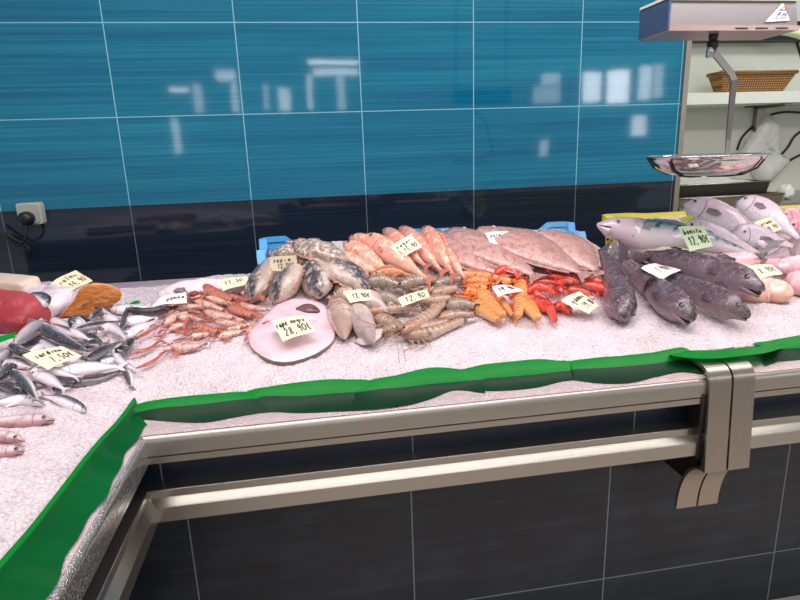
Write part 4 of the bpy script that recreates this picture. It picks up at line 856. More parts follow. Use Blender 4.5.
pr('brown prawn at the front left end touching the pointed squid', [(380, 333), (392, 329), (408, 326)], 10, .004)
pr('grey brown prawn buried behind the long brown one', [(384, 306), (400, 304), (420, 302)], 11, .006, 'prawng')
pr('small brown prawn between curved one and grey right one', [(428, 309), (440, 305), (456, 303)], 9, .006)
pr('brown prawn lying under the farthest back grey one', [(420, 291), (434, 290), (450, 284)], 10, .010)
# pale langoustines
LG = 'pale pink langoustines piled on the left'
def lp(label, pts, w, claws=None, h=.008, m='langp', d='up', **k): crust('langoustine', label, 'langoustine', LG, pts, w * .80, m, claws, h, d, clawmat=k.pop('cm', 'langr' if len(label) % 2 else m), limb='langr', legs=6, ant=0 if k.pop('noant', False) else 3, **k)
lp('pale langoustine nearest, two long claws spread left on ice', [(170, 346), (186, 348), (206, 344)], 13, [[(160, 341), (148, 349), (125, 356)], [(164, 352), (152, 362), (134, 369)]], .004)
lp('pale langoustine behind the nearest, red claws reaching down left', [(164, 324), (174, 318), (190, 312)], 12, [[(152, 330), (138, 338)], [(150, 326), (132, 336)]], .006)
lp('reddish langoustine with dark eye at the back, head up', [(203, 285), (215, 293), (236, 301)], 14, [], .03, 'langr', noant=True)
lp('reddish langoustine lying along the back by cream tag', [(224, 297), (236, 298), (250, 301)], 9, None, .022, 'langr')
lp('orange red langoustine rounded at the right by cuttlefish', [(250, 300), (257, 296), (266, 300)], 12, None, .016, 'langr')
lp('red brown langoustine in the centre of the pale pile', [(228, 306), (240, 311), (254, 316)], 13, [[(222, 302), (214, 300)]], .018, 'langr')
lp('red langoustine with golden stripe low in the centre', [(196, 325), (206, 329), (220, 332)], 12, [[(190, 328), (184, 336)]], .01, 'langr')
lp('small red langoustine curled at the left centre', [(194, 314), (188, 321), (184, 331)], 8, None, .01, 'langr', 'right')
lp('pale langoustine across the back left', [(194, 301), (208, 305), (226, 311)], 10, [[(186, 298), (178, 303)]], .02)
lp('pale langoustine across the middle', [(204, 311), (218, 316), (236, 318)], 11, [[(196, 312), (188, 310)]], .014)
lp('pale langoustine along the left rim by the white folded tag', [(176, 309), (190, 307), (206, 307)], 10, None, .014)
lp('pale langoustine stretched low to the right', [(214, 322), (232, 324), (250, 327)], 10, [[(206, 319), (198, 316)]], .01)
lp('pale langoustine lowest right beside the monkfish slab', [(218, 337), (230, 334), (246, 331)], 10, [[(210, 338), (200, 334)]], .004)
lp('dark tipped pale langoustine standing by the slab edge', [(248, 337), (249, 330), (254, 321)], 8, None, .006, 'langp', 'left')
lp('pale langoustine under the cream tag', [(206, 297), (220, 301), (238, 306)], 9, None, .024)
lp('pale langoustine filling the upper right of the pile', [(238, 304), (252, 308), (270, 310)], 10, [[(232, 302), (226, 298)]], .012)
lp('pale langoustine in the left centre with claw upward', [(178, 318), (190, 318), (204, 321)], 10, [[(172, 314), (180, 306)]], .01)
lp('thin pale langoustine at lower centre', [(226, 330), (238, 328), (254, 323)], 8, None, .006)

lp('pale langoustine under the red brown one, claws to the left', [(216, 314), (230, 318), (246, 322)], 11, None, .006)
lp('pale langoustine at the left rim pointing at sardines', [(168, 330), (178, 326), (192, 325)], 9, None, .006)
lp('faded langoustine low in the middle front', [(190, 336), (202, 335), (214, 332)], 9, None, .004)
lp('reddish langoustine stub right of the centre', [(244, 312), (254, 315), (264, 318)], 9, None, .008, 'langr')
lp('pale langoustine behind the rounded orange one', [(240, 294), (250, 293), (262, 292)], 9, None, .016)
lp('pale langoustine at the back left by the grey fold', [(184, 300), (194, 297), (206, 297)], 9, None, .018)
lo('slender orange langoustine at the far left beside mullet tails', [(476, 276), (466, 274), (454, 274)], 8, [[(486, 277), (500, 279)], [(484, 280), (496, 285)]], .02)
lo('small orange langoustine between the left ones and grey prawns', [(484, 294), (474, 292), (464, 290)], 9, [[(470, 284), (458, 282)], [(466, 297), (458, 296)]], .012)
# ------------------------------------------------------------------ cuttlefish and squid
CG = 'mottled cuttlefish in the blue crate'
def cuttle(label, pts, w, m='cuttle', h=.02, roll=62, d='left', arms=None, frill=True, ratio=1.55, group=CG, name='cuttlefish', tpl=None):
    tpl = tpl or T_CUT
    rl = math.radians(roll); a = min(half_h(pts, w, ratio, rl, d, h), .05); th = a * 1.0
    full = frames(pts, d, rl, h, lambda t: th * .55, 24); loc = full[12][0].copy(); loc.z -= th * .55
    root = thing(name, label, 'cuttlefish', loc, group); rnd = R_.random()
    b = MB(); r, c = loft(full, tpl, a, ratio, 20, rnd); 
    for q_ in r:
        for k_, p_ in enumerate(q_): q_[k_] = p_ + V((1, 1, 1)) * (a * .16 * noise.noise(p_ * 28))
    b.rings(r, c); b.build('mantle', S[m], root)
    if frill:
        for sg in (1, -1):
            b = MB(); inn, out, cs = [], [], []
            for i in range(24):
                t = i / 23; c0, T, D, L, N_ = full[i]; up, dn, lat = interp(T_CUT, t)
                inn.append(c0 + L * sg * a * ratio * lat * .94 - D * a * .1)
                out.append(c0 + L * sg * a * (ratio * lat + .32 * math.sin(math.pi * min(1, t * 1.05))) - D * a * (.22 + .07 * math.sin(i * 1.9)))
                cs.append((t, .5, rnd))
            b.add(inn + out, [(i, i + 1, 25 + i, 24 + i) for i in range(23)], cs + cs); b.build('fin_frill', S['finc'], root)
    if arms:
        c0, T, D, L, N_ = full[0]; hx = on_ice(arms[0], arms[1], h + .02); b = MB()
        Mx = Matrix((L, D, -T)).transposed(); b.ball(c0.lerp(hx, .3), a * .9, a * .7, a * .9, Mx, 12, 9); b.build('head', S['arms'], root)
        for k in range(8):
            e = hx + L * a * (k - 3.5) * .32 + N_ * a * R_.uniform(-.2, .5) - T * a * R_.uniform(0, .8)
            m_ = c0.lerp(e, .55) + N_ * a * R_.uniform(.1, .5); b = MB()
            b.tube(spline([c0.lerp(hx, .3) + L * a * (k - 3.5) * .14, m_, e], 8), a * .2, 7, a * .05, col=(.5, R_.random(), rnd)); b.build('arm', S['arms'], root)
        for sg in (1, -1):
            b = MB(); b.ball(c0.lerp(hx, .35) + L * sg * a * .7 + D * a * .3, a * .17, nu=8, nv=6); b.build('eye', M['eyed'], root)
    return root
cuttle('dark patched cuttlefish farthest left in front of the blue crate', [(270, 268), (262, 281), (254, 297)], 27, h=.012, arms=(266, 263))
cuttle('cuttlefish with dark patch directly below the cuttlefish tag', [(296, 270), (287, 284), (278, 300)], 27, h=.012, arms=(294, 268))
cuttle('pale cuttlefish with large black patch behind the squid tag', [(306, 262), (316, 277), (322, 296)], 33, h=.024, arms=(300, 262))
cuttle('ribbed cuttlefish farthest right, beside the pink mullets', [(330, 266), (346, 274), (366, 290)], 30, h=.02, d='up', arms=(326, 264))
cuttle('brown mottled cuttlefish with frilled edge lying highest', [(302, 246), (320, 252), (346, 262)], 24, 'cuttleb', .05, 70, 'up', arms=(300, 244))
cuttle('small brown cuttlefish with arms raised at blue crate corner', [(292, 250), (283, 254), (272, 262)], 17, 'cuttleb', .03, 70, 'up', arms=(290, 243))
QG = 'pale squid in front of the mullets'
def squid(label, pts, w, m, h, d='left'):
    o = cuttle(label, pts, w, m, h, 70, d, (pts[0][0] - 1, pts[0][1] - 5), False, 1.1, QG, 'squid', T_SQ); o['category'] = 'squid'
    if m == 'squid':
        fr = frames(pts, d, math.radians(70), h, lambda t: .012, 24)
        for sg in (1, -1):
            c0, T, D, L, N_ = fr[15]; c1 = fr[22][0]; ln = (c1 - c0); b = MB(); e = ln.length
            fin_poly(b, [c0, c0 + ln * .35 + L * sg * e * .55, c0 + ln * .8 + L * sg * e * .35, c1], D, .0015); b.build('fin', S['squid'], o, smooth=False)
    return o
squid('squid with a brown oval end, next to monkfish slab', [(337, 304), (341, 318), (345, 340)], 25, 'squidb', .006)
squid('pale squid with grey pointed end on the ice', [(356, 306), (362, 322), (374, 345)], 25, 'squid', .008)
squid('white squid under the small cream tag', [(352, 296), (368, 300), (388, 311)], 22, 'squid', .014, 'up')
squid('pale squid with beige folds left of the small cream tag', [(341, 290), (346, 297), (352, 308)], 20, 'squidb', .016)

# ------------------------------------------------------------------ slabs and fillets
def lump(name, label, cat, pts, w, mat, tpl=T_LOB, ratio=.5, roll=0, h=0, d='up', group=None, sink=.6, sq=1, cq=1, jag=.13):
    return fish(name, label, cat, group, pts, w, mat, tpl, ratio, roll, d, h, tail=None, eye=None, gill=False, sink=sink, sq=sq, cq=cq, jag=jag, n=32)
def slab(name, label, cat, outline, h, th, top, side, dome=.3, parts=None, tilt=None):
    """flat cut piece: outline in the photo, laid on the ice, with a domed top and a skin rim"""
    base = [on_ice(x, y, h) for x, y in outline]; n = 40
    base = spline(base + [base[0]], n + 1)[:-1]; c = sum(base, V((0, 0, 0))) / n; N_ = nrm(c)
    root = thing(name, label, cat, c, None)
    def ring(k, z): return [c + (p - c) * k + N_ * z for p in base]
    b = MB(); rr = random.Random(3)
    skin = [[p + N_ * (-th + rr.uniform(-.002, .002)) for p in ring(.97, 0)], ring(1.0, -th * .5), ring(1.0, 0)]
    b.rings(skin, [[(.5, .3 + .3 * i, .5)] * n for i in range(3)], cap=False); b.f.append(tuple(range(n))); b.m.append(0); b.build('skin_rim', S[side], root)
    b = MB(); prof = [(1.0, 0), (.97, th * .22), (.86, th * dome), (.6, th * dome * 1.5), (.3, th * dome * 1.7), (.05, th * dome * 1.7)]
    b.rings([ring(k, z) for k, z in prof], [[(1 - k, .5 + z * 5, .5)] * n for k, z in prof], cap=False); b.f.append(tuple(5 * n + k for k in range(n))); b.m.append(0)
    b.build('flesh', S[top], root); return root, c, N_
root, c, N_ = slab('monkfish_slab', 'round white monkfish slab with dark skin rim and price tag', 'monkfish', [(247, 334), (252, 348), (268, 359), (285, 362), (305, 358), (325, 348), (335, 336), (331, 318), (322, 303), (300, 298), (280, 302), (262, 318)], .012, .020, 'monk', 'monkskin', .4)
b = MB(); pp = [on_ice(x, y, .026) for x, y in ((283, 313), (298, 310), (312, 309), (320, 311))]
s = spline(pp, 12); b.rings([[p + V((0, 1, 0)) * r * math.cos(k * math.pi / 5) * 1.9 + N_ * r * .7 * math.sin(k * math.pi / 5) for k in range(10)] for p, r in zip(s, [.003, .006, .009, .012, .015, .018, .021, .022, .021, .018, .013, .005])]); b.build('dark_cut', S['liver'], root)
for pq in (((263, 324), (270, 321)), ((284, 316), (295, 315)), ((311, 322), (318, 322))):
    b = MB(); q = [on_ice(x, y, .025) for x, y in pq]; b.tube(spline([q[0], q[0].lerp(q[1], .5) + N_ * .003, q[1]], 6), .004, 6, .0015); b.build('red_streak', S['pinkm' if pq[0][0] == 311 else 'langr'], root)

lump('tuna_loin', 'deep red tuna loin at the left picture edge', 'tuna', [(36, 320), (8, 314), (-50, 306)], 42, 'tuna', [(0, .55, .5, .6), (.05, .8, .85, .85), (.2, 1, 1, 1), (.6, 1, 1, 1), (1, .8, .8, .9)], .7, 35, .002, sq=.6, cq=.6, jag=.06)
lump('fish_block', 'cream coloured fish block behind the red tuna', 'fish', [(33, 287), (8, 284), (-45, 280)], 17, 'cream', [(0, .8, .8, .8), (.04, 1, 1, 1), (.9, 1, 1, 1), (1, .9, .9, .9)], .7, 10, .03, sq=.4, cq=.4, jag=.05)
lump('fish_fillet', 'greyish white fillet with pink line behind the silver head', 'fillet', [(20, 304), (34, 292), (50, 283)], 16, 'white', T_LOB, .5, 10, .02)
lump('fish_slab', 'large white fish slab left of the salmon under a cream tag', 'fish', [(40, 312), (58, 296), (76, 281)], 38, 'white', T_LOB, .5, 10, .0)
fish('silver_fish', 'silver grey fish with rounded head in front of the white slab', 'fish', None, [(47, 303), (38, 300), (24, 300)], 17, 'sardine', [(0, .35, .5, .5), (.1, .8, .85, .8), (.35, 1, 1, 1), (.7, .9, .9, .95), (1, .5, .5, .6)], .6, 40, 'up', .062, tail=None, eye=(.25, .35, .1), jaw=(.05, .2), gill=False)
# salmon: skin body and one cut face turned to the camera
def salmon():
    face = [at_y(x, y, 1.93) for x, y in ((58, 318), (74, 316), (92, 316), (108, 308), (120, 300), (121, 292), (114, 286), (102, 283), (90, 283.5), (80, 289), (74, 300), (66, 309))]
    n = 36; face = spline(face + [face[0]], n + 1)[:-1]; c = sum(face, V((0, 0, 0))) / n
    root = thing('salmon_piece', 'large salmon piece with orange cut face above the sardines', 'salmon', V((c.x, c.y, c.z - .05)))
    nrm_ = V((-.15, -.95, .3)).normalized(); b = MB()
    back = V((-.08, .13, -.035)); rings = [[p + back * t + (c - p) * k for p in face] for t, k in ((0, .0), (.3, -.02), (.7, .04), (.95, .2), (1.05, .5))]
    b.rings(rings, [[(t, .6, .5)] * n for t in (0, .3, .6, .8, 1)], cap=False); b.f.append(tuple(4 * n + k for k in range(n))); b.m.append(0); b.build('skin', S['salskin'], root)
    b = MB(); b.rings([[c + (p - c) * k + nrm_ * z for p in face] for k, z in ((1.0, 0), (.96, .004), (.8, .007), (.4, .008), (.06, .008))], cap=False); b.f.append(tuple(4 * n + k for k in range(n))); b.m.append(0); b.build('cut_flesh', S['salmon'], root)
    b = MB(); q = [at_y(x, y, 1.917) for x, y in ((82, 306), (86, 304), (89, 302))]; b.tube(q, .003, 6, .002); b.build('bone_gap', S['liver'], root)
salmon()
# pieces behind the langoustines
lump('fish_piece', 'large pinkish white fish piece behind the pale langoustines', 'fish', [(158, 297), (195, 290), (248, 288)], 23, 'white', T_LOB, .55, 20, .01)
_fp = bpy.data.objects['fish_piece']; b = MB(); q = [on_ice(x, y, .050) for x, y in ((173, 291), (180, 286.5), (184, 287), (187, 292), (194, 296), (190, 297), (182, 292.5))]
fin_poly(b, q, V((0, -.3, .95)), .002); b.build('grey_flap', S['fin'], _fp, smooth=False)['label'] = 'grey dark fold'
lump('fish_roe', 'small bright red piece at the pale langoustine pile back', 'fish piece', [(190, 295), (194, 293.5), (199, 293)], 6, 'tuna', T_LOB, .8, 20, .05)
# pink pieces on the right
lump('fish_fillet', 'long pale pink fillet lying under the bonito', 'fillet', [(610, 246), (670, 252), (738, 257)], 15, 'white', T_LOB, .5, 15, .03)
lump('fish_fillet', 'pink fillet lump behind the cream tag at right', 'fillet', [(716, 262), (750, 260), (782, 264)], 18, 'pinkm', T_LOB, .6, 15, .03)
lump('fish_fillet', 'pink strip of fillet left of the peach coloured piece', 'fillet', [(716, 264), (732, 267), (752, 272)], 15, 'pinkm', T_LOB, .6, 15, .024)
lump('fish_fillet', 'small peach piece on the left of the cream tag', 'fillet', [(737, 268), (746, 270), (757, 275)], 13, 'peach', T_LOB, .6, 15, .036)
lump('fish_fillet', 'rounded peach coloured fillet on ice beside the open mouthed hake', 'fillet', [(740, 292), (765, 290), (793, 296)], 27, 'peach', T_LOB, .6, 15, .006)
lump('fish_fillet', 'pink fillet at the right picture edge below tag', 'fillet', [(785, 280), (805, 284), (850, 292)], 26, 'pinkm', T_LOB, .6, 15, .012)
lump('fish_fillet', 'pale pink piece under the grey tailed bream', 'fillet', [(776, 268), (800, 264), (840, 264)], 18, 'pinkm', T_LOB, .6, 15, .03)

# plastic dividers
def leaf(label, cor, h, mat):
    q = [on_ice(x, y, h + dh) for x, y, dh in cor]; b = MB(); n = 7; vs = []
    for i in range(n):
        for j in range(4):
            u, v = i / (n - 1), j / 3; p = q[0].lerp(q[1], u).lerp(q[3].lerp(q[2], u), v); p.z += .006 * math.sin(u * 3.1) * math.sin(v * 3.1); vs.append(p)
    b.add(vs, [(i * 4 + j, (i + 1) * 4 + j, (i + 1) * 4 + j + 1, i * 4 + j + 1) for i in range(n - 1) for j in range(3)])
    c = sum(q, V((0, 0, 0))) / 4; o = b.build('plastic_leaf', mat, origin=c); tag(o, label, 'plastic divider')
leaf('bright green plastic leaf between red tuna and sardines', [(-8, 338, .02), (16, 332, .02), (15, 337, .012), (-8, 346, .012)], .02, M['green'])
leaf('lime green plastic corner between bonito and breams', [(679, 219, .03), (692, 214, .03), (694, 219, .02), (682, 223, .02)], .05, plain('lime_plastic', '#b7cc3a', .4))
leaf('thin green plastic sliver behind the standing sardine', [(128, 304, .01), (138, 300, .01), (141, 303, .004), (130, 306, .004)], .02, M['green'])

# ------------------------------------------------------------------ price tags
G = {'0': [[(.5, 1), (.1, .7), (.1, .3), (.5, 0), (.9, .3), (.9, .7), (.5, 1)]], '1': [[(.2, .7), (.6, 1), (.55, 0)]], '2': [[(.1, .8), (.5, 1), (.85, .7), (.1, 0), (.95, .05)]],
     '3': [[(.1, .95), (.7, 1), (.8, .7), (.4, .55), (.9, .35), (.6, 0), (.1, .08)]], '4': [[(.55, 1), (.1, .4), (.9, .4)], [(.7, .65), (.65, 0)]], '5': [[(.9, 1), (.3, 1), (.25, .55), (.8, .5), (.8, .1), (.15, 0)]],
     '6': [[(.8, 1), (.25, .5), (.2, .1), (.6, 0), (.85, .3), (.3, .45)]], '7': [[(.1, 1), (.9, 1), (.4, 0)]], '8': [[(.5, .55), (.15, .8), (.5, 1), (.85, .8), (.15, .2), (.5, 0), (.9, .25), (.5, .55)]],
     '9': [[(.85, .75), (.4, 1), (.15, .7), (.5, .5), (.85, .75), (.75, 0)]], ',': [[(.4, .12), (.25, -.15)]], '€': [[(.9, .9), (.5, 1), (.2, .5), (.5, 0), (.9, .1)], [(.05, .6), (.7, .6)], [(.05, .4), (.65, .4)]],
     'r': [[(.2, .6), (.25, 0)], [(.25, .4), (.5, .6), (.8, .55)]], 'a': [[(.8, .55), (.35, .6), (.15, .2), (.45, 0), (.8, .5), (.85, 0)]], 'p': [[(.2, .6), (.15, -.4)], [(.2, .5), (.7, .6), (.8, .2), (.2, .05)]],
     'e': [[(.15, .3), (.8, .4), (.5, .62), (.15, .3), (.4, 0), (.85, .1)]], 'n': [[(.15, .6), (.15, 0)], [(.15, .4), (.55, .6), (.8, .4), (.85, 0)]], 'g': [[(.8, .55), (.3, .6), (.2, .2), (.75, .2), (.8, .55), (.7, -.4), (.2, -.3)]],
     'b': [[(.2, 1), (.15, 0), (.7, .05), (.75, .5), (.2, .4)]], 'o': [[(.5, .6), (.15, .3), (.5, 0), (.85, .3), (.5, .6)]], 'i': [[(.5, .6), (.5, 0)]], 't': [[(.5, .95), (.45, 0)], [(.15, .6), (.85, .6)]],
     's': [[(.8, .55), (.3, .55), (.7, .2), (.2, .0)]], 'd': [[(.8, 1), (.8, 0), (.25, .05), (.2, .5), (.8, .4)]], 'l': [[(.4, 1), (.4, .1), (.7, 0)]], 'm': [[(.05, .6), (.05, 0)], [(.05, .4), (.35, .6), (.5, 0)], [(.5, .4), (.75, .6), (.95, 0)]],
     'u': [[(.15, .6), (.2, .05), (.7, .05), (.8, .6), (.85, 0)]], 'P': [[(.2, 0), (.25, 1), (.8, .9), (.75, .55), (.25, .5)]], 'H': [[(.15, 0), (.2, 1)], [(.8, 0), (.85, 1)], [(.15, .5), (.8, .5)]], ' ': []}
def write(b, text, x0, x1, y0, y1, surf, pen, slope=0, jitter=0, rr=None):
    n = len(text); cw = (x1 - x0) / n
    for i, ch in enumerate(text):
        for st in G.get(ch, []):
            pts = []
            for k in range(len(st) - 1):
                for q in range(3):
                    t = q / 3; pts.append((st[k][0] + (st[k + 1][0] - st[k][0]) * t, st[k][1] + (st[k + 1][1] - st[k][1]) * t))
            pts.append(st[-1])
            P = [surf(x0 + (i + .1 + .8 * (px + .18 * py)) * cw, y0 + (y1 - y0) * py + slope * (i / n)) for px, py in pts]
            vs = []
            for k, p in enumerate(P):
                d = (P[min(k + 1, len(P) - 1)][0] - P[max(k - 1, 0)][0]).normalized(); nn = p[1]; s = d.cross(nn).normalized() * pen
                vs += [p[0] + nn * .0009 + s, p[0] + nn * .0009 - s]
            b.add(vs, [(2 * k, 2 * k + 1, 2 * k + 3, 2 * k + 2) for k in range(len(P) - 1)])
def price_tag(label, cor, hs, lines, mat='paper', curl=.010, pen=.0013, group='handwritten price tags'):
    """cor: TL, TR, BR, BL in the photo; hs: height of each corner over the ice"""
    q = [on_ice(x, y, h) for (x, y), h in zip(cor, hs)]
    wd = (q[1] - q[0]).length
    nv = (q[1] - q[0]).cross(q[0] - q[3]).normalized()
    if nv.dot(EYE - q[0]) < 0: nv = -nv
    def pos(u, v): return q[3].lerp(q[2], u).lerp(q[0].lerp(q[1], u), v) + nv * curl * (math.sin(math.pi * u) * .8 + .25 * math.sin(2 * math.pi * (u + v)))
    def surf(u, v):
        p = pos(u, v); n_ = (pos(u + .02, v) - p).cross(pos(u, v + .02) - p).normalized()
        if n_.dot(nv) < 0: n_ = -n_
        return p, n_
    c = sum(q, V((0, 0, 0))) / 4
    root = thing('price_tag', label, 'price tag', c, group); b = MB(); n, m = 14, 6
    top = [pos(i / (n - 1), j / (m - 1)) for i in range(n) for j in range(m)]
    b.add(top, [(i * m + j, (i + 1) * m + j, (i + 1) * m + j + 1, i * m + j + 1) for i in range(n - 1) for j in range(m - 1)])
    b.build('card', M[mat], root)
    b = MB()
    for (t, x0, x1, y0, y1, sl) in lines: write(b, t, x0, x1, y0, y1, surf, pen, sl)
    if b.v: b.build('handwriting', M['ink'], root)
L2 = lambda a, p: [(a, .12, .82, .60, .84, .02), (p, .28, .9, .16, .46, .02)]
price_tag('cream tag standing by the large white fish slab and salmon', [(50, 284), (76, 270), (93, 281), (68, 294)], [.075, .095, .075, .06], L2('salmo', '14,90'), curl=.006)
price_tag('cream price tag curling on the sardine pile', [(22, 355), (62, 346), (82, 356), (48, 370)], [.055, .06, .045, .04], L2('sardina', '7,50€'), curl=.004)
price_tag('folded whitish tag between sardines and pale langoustines', [(158, 299), (186, 292), (187, 303), (152, 307)], [.06, .075, .05, .045], [('gamba', .35, .95, .4, .7, .05)], 'paperw', .006)
price_tag('pale cream tag at the back of the pale langoustines', [(217, 281), (247, 276), (249, 284), (223, 291)], [.075, .07, .05, .055], [('11,50', .15, .8, .4, .75, .05)], 'paper', .004)
price_tag('upright pale green tinted tag on the cuttlefish by blue crate', [(269, 257), (296, 255), (298, 269), (271, 272)], [.105, .105, .06, .06], L2('sepia', '12,50€'), 'paper', .003)
price_tag('yellow tag with large black handwriting on the monkfish slab', [(272, 321), (303, 315), (316, 331), (283, 342)], [.064, .068, .055, .052], [('rape negre', .02, .93, .60, .86, .02), ('28,90€', .14, .96, .14, .50, .02)], 'paper', .004, .0016)
price_tag('small cream tag on the white squid', [(343, 291), (371, 290), (373, 300), (350, 303)], [.075, .075, .055, .055], [('13,90€', .2, .9, .3, .7, .0)], 'paper', .004)
price_tag('narrow yellowish tag on the raw grey prawns', [(398, 298), (427, 289), (430, 297), (402, 307)], [.075, .075, .055, .055], [('12,90', .15, .85, .2, .8, .0)], 'paper', .004)
price_tag('cream diamond tilted tag on the pink mullets', [(390, 247), (411, 234), (422, 247), (402, 258)], [.095, .11, .09, .08], L2('roger', '15,90'), 'paper', .003)
price_tag('white tag lying on the flat fish', [(485, 233), (508, 231), (514, 244), (491, 245)], [.08, .08, .068, .068], L2('palaia', '12,90'), 'paperw', .003)
price_tag('crumpled white tag on the orange langoustines', [(492, 287), (511, 285), (524, 291), (498, 297)], [.075, .075, .055, .055], [('19,90', .15, .8, .35, .75, .0)], 'paperw', .008)
price_tag('cream tag at the front of the red shrimps on ice', [(561, 301), (580, 291), (599, 306), (589, 314)], [.05, .06, .03, .03], L2('gamba', '29,90'), 'paper', .008)
price_tag('white tag lying on the dark hakes', [(641, 268), (655, 263), (681, 270), (662, 280)], [.085, .09, .09, .08], [('7,90€', .3, .9, .25, .65, .0)], 'paperw', .005)
price_tag('pale green tag with large writing on the bonito', [(678, 227), (704, 226), (713, 246), (690, 252)], [.165, .155, .12, .125], [('bonito', .08, .8, .66, .88, 0), ('12,90€', .12, .95, .2, .55, .0)], 'paperg', .004, .0018)
price_tag('cream tag half hidden below the bonito belly', [(650, 252), (668, 244), (692, 250), (684, 256)], [.07, .08, .075, .065], [('6,90', .4, .9, .3, .7, .0)], 'paper', .004)
price_tag('cream tag on the hindmost silver bream', [(754, 222), (771, 217), (782, 229), (768, 235)], [.12, .12, .1, .1], L2('orada', '9,90'), 'paper', .003)
price_tag('yellowish tag between the pink and peach fillets', [(746, 267), (772, 264), (783, 274), (761, 279)], [.085, .08, .065, .065], [('8,90€', .2, .85, .3, .7, .0)], 'paper', .006)

# ------------------------------------------------------------------ hanging scale
def scale():
    P = lambda x, y, Y=1.75: at_y(x, y, Y)
    root = thing('hanging_scale', 'steel hanging market scale with round weighing pan', 'scale', P(713, 28))
    x0, x1 = 1.135, 1.575; zb, zt = Z0 + .343, Z0 + .42; y0, y1 = 1.75, 1.905
    b = MB(); sl = .012
    sec = lambda x: [V((x, y0, zb)), V((x, y0 - .004, zb + .006)), V((x + .0, y0 + sl, zt)), V((x, y1, zt)), V((x, y1, zb + .01))]
    b.rings([sec(x0), sec(x0 + .003), sec(x1 - .003), sec(x1)]); b.build('scale_housing', mat_steel('scale_steel', '#a9a3a2', .3), root, smooth=2)
    b = MB(); b.box(x0 - .004, x1 + .004, y0 - .01, y1, zb - .012, zb + .002); b.build('bottom_plate', plain('pinkish_steel_plate', '#b59a98', .3, .5), root, smooth=False)
    b = MB(); b.box(x0 - .006, x0 + .001, y0 - .002, y1 + .002, zb - .008, zt + .004); b.build('end_cap', plain('bluish_steel_cap', '#5a6e8c', .35, .6), root, smooth=False)
    b = MB(); b.box(x0 - .006, x1 + .006, y0 + .004, y1 + .004, zt, zt + .012); b.build('top_plate', M['white'], root, smooth=False)
    for xx in (x0 + .03, x1 - .03):
        b = MB(); b.tube([(xx, 1.86, zt + .01), (xx, 1.86, 3.4)], .012, 10); b.build('hanger_rod', M['steel_z'], root)
    b = MB()
    for s in range(3): b.box(P(733 + s * 20, 30).x, P(745 + s * 20, 30).x, y0 - .0115, y0 - .009, zb - .008, zb - .004)
    b.build('vent_slot', M['black'], root, smooth=False)
    # sticker
    tri = [P(764.5, 22.3, y0 - .005), P(789.5, 20.6, y0 - .005), P(782.5, 3, y0 + .004)]; c = sum(tri, V((0, 0, 0))) / 3; nv = V((0, -1, .16)).normalized(); pts = []
    for i in range(3):
        a, p, d = tri[i - 1], tri[i], tri[(i + 1) % 3]
        for t in range(5): 
            u = t / 4; pts.append((p.lerp(a, .12)).lerp(p, u).lerp(p.lerp(d, .12), u) if False else p.lerp(a, .13 * (1 - u) ** 2).lerp(p.lerp(d, .13 * u ** 2), .5))
    b = MB(); b.add([p + nv * .002 for p in pts] + [p for p in pts], [tuple(range(15))] + [(i, (i + 1) % 15, 15 + (i + 1) % 15, 15 + i) for i in range(15)]); st = b.build('sticker', M['paperw'], root, smooth=False)
    ex = (tri[1] - tri[0]); ey = tri[2] - (tri[0] + tri[1]) / 2
    def surf(u, v): return tri[0] + ex * u + ey * v + nv * .0022, nv
    b = MB(); write(b, 'PH', .34, .80, .22, .48, surf, .0016); b.build('sticker_letters', M['inkb'], root)
    b = MB()
    for v, (a, d) in ((.12, (.25, .82)), (.17, (.3, .78))):
        p, q = surf(a, v)[0], surf(d, v)[0]; b.add([p + nv * .001, q + nv * .001, q + nv * .001 + ey * .02, p + nv * .001 + ey * .02], [(0, 1, 2, 3)])
    b.build('sticker_line', M['inkb'], root)
    b = MB(); tp = [surf(u, v)[0] + nv * .001 for u, v in ((.45, .6), (.72, .6), (.6, .8))]
    for i in range(3): b.tube([tp[i], tp[(i + 1) % 3]], .0012, 4)
    b.build('sticker_triangle', M['inko'], root)
    # hook, bar, pan
    yc = 1.80
    A = at_y(714, 31, yc); B_ = at_y(715, 50, yc)
    b = MB(); b.lathe([(.0, .005), (.014, .005), (.014, -.02), (.011, -.028), (.017, -.03), (.017, A.z * 0 - (A.z - B_.z) + .012), (.012, -(A.z - B_.z)), (0, -(A.z - B_.z))], A, 18); b.build('hook_socket', M['black'], root)
    k = at_y(710, 52, yc); b = MB(); b.lathe([(0, .014), (.011, .014), (.012, .01), (.012, -.014), (.009, -.017), (0, -.017)], k, 16); b.build('lock_pin', M['chrome'], root)
    path = [at_y(714, 53, yc), at_y(717, 56, yc), at_y(731, 73, yc), at_y(734, 80, yc), at_y(728, 140, yc + .04), at_y(727, 160, yc + .04)]
    b = MB(); rings = []
    for i, p in enumerate(path):
        T = (path[min(i + 1, 5)] - path[max(0, i - 1)]).normalized(); s = T.cross(V((0, 1, 0))).normalized(); w = .011 if i < 4 else .0085
        rings.append([p + s * w + V((0, .003, 0)), p + s * w - V((0, .003, 0)), p - s * w - V((0, .003, 0)), p - s * w + V((0, .003, 0))])
    b.rings(rings); b.build('hanging_bar', mat_steel('bar_steel', '#9c9490', .4, axis=2), root, smooth=False)
    l, r = at_y(642, 156, yc), at_y(761, 156, yc); c = (l + r) / 2; R = (r - l).length / 2; zz = c.z
    c = at_y(701, 156, yc); R = R * .83; prof = [(R - .004, -.002), (R, .0), (R + .001, .004), (R - .006, .005), (R - .012, -.006), (R - .03, -.032), (R - .07, -.052), (R - .12, -.058), (.01, -.059)]
    out = [(0.01, -.063), (R - .12, -.062), (R - .068, -.057), (R - .026, -.036), (R - .008, -.010), (R - .004, -.002)]
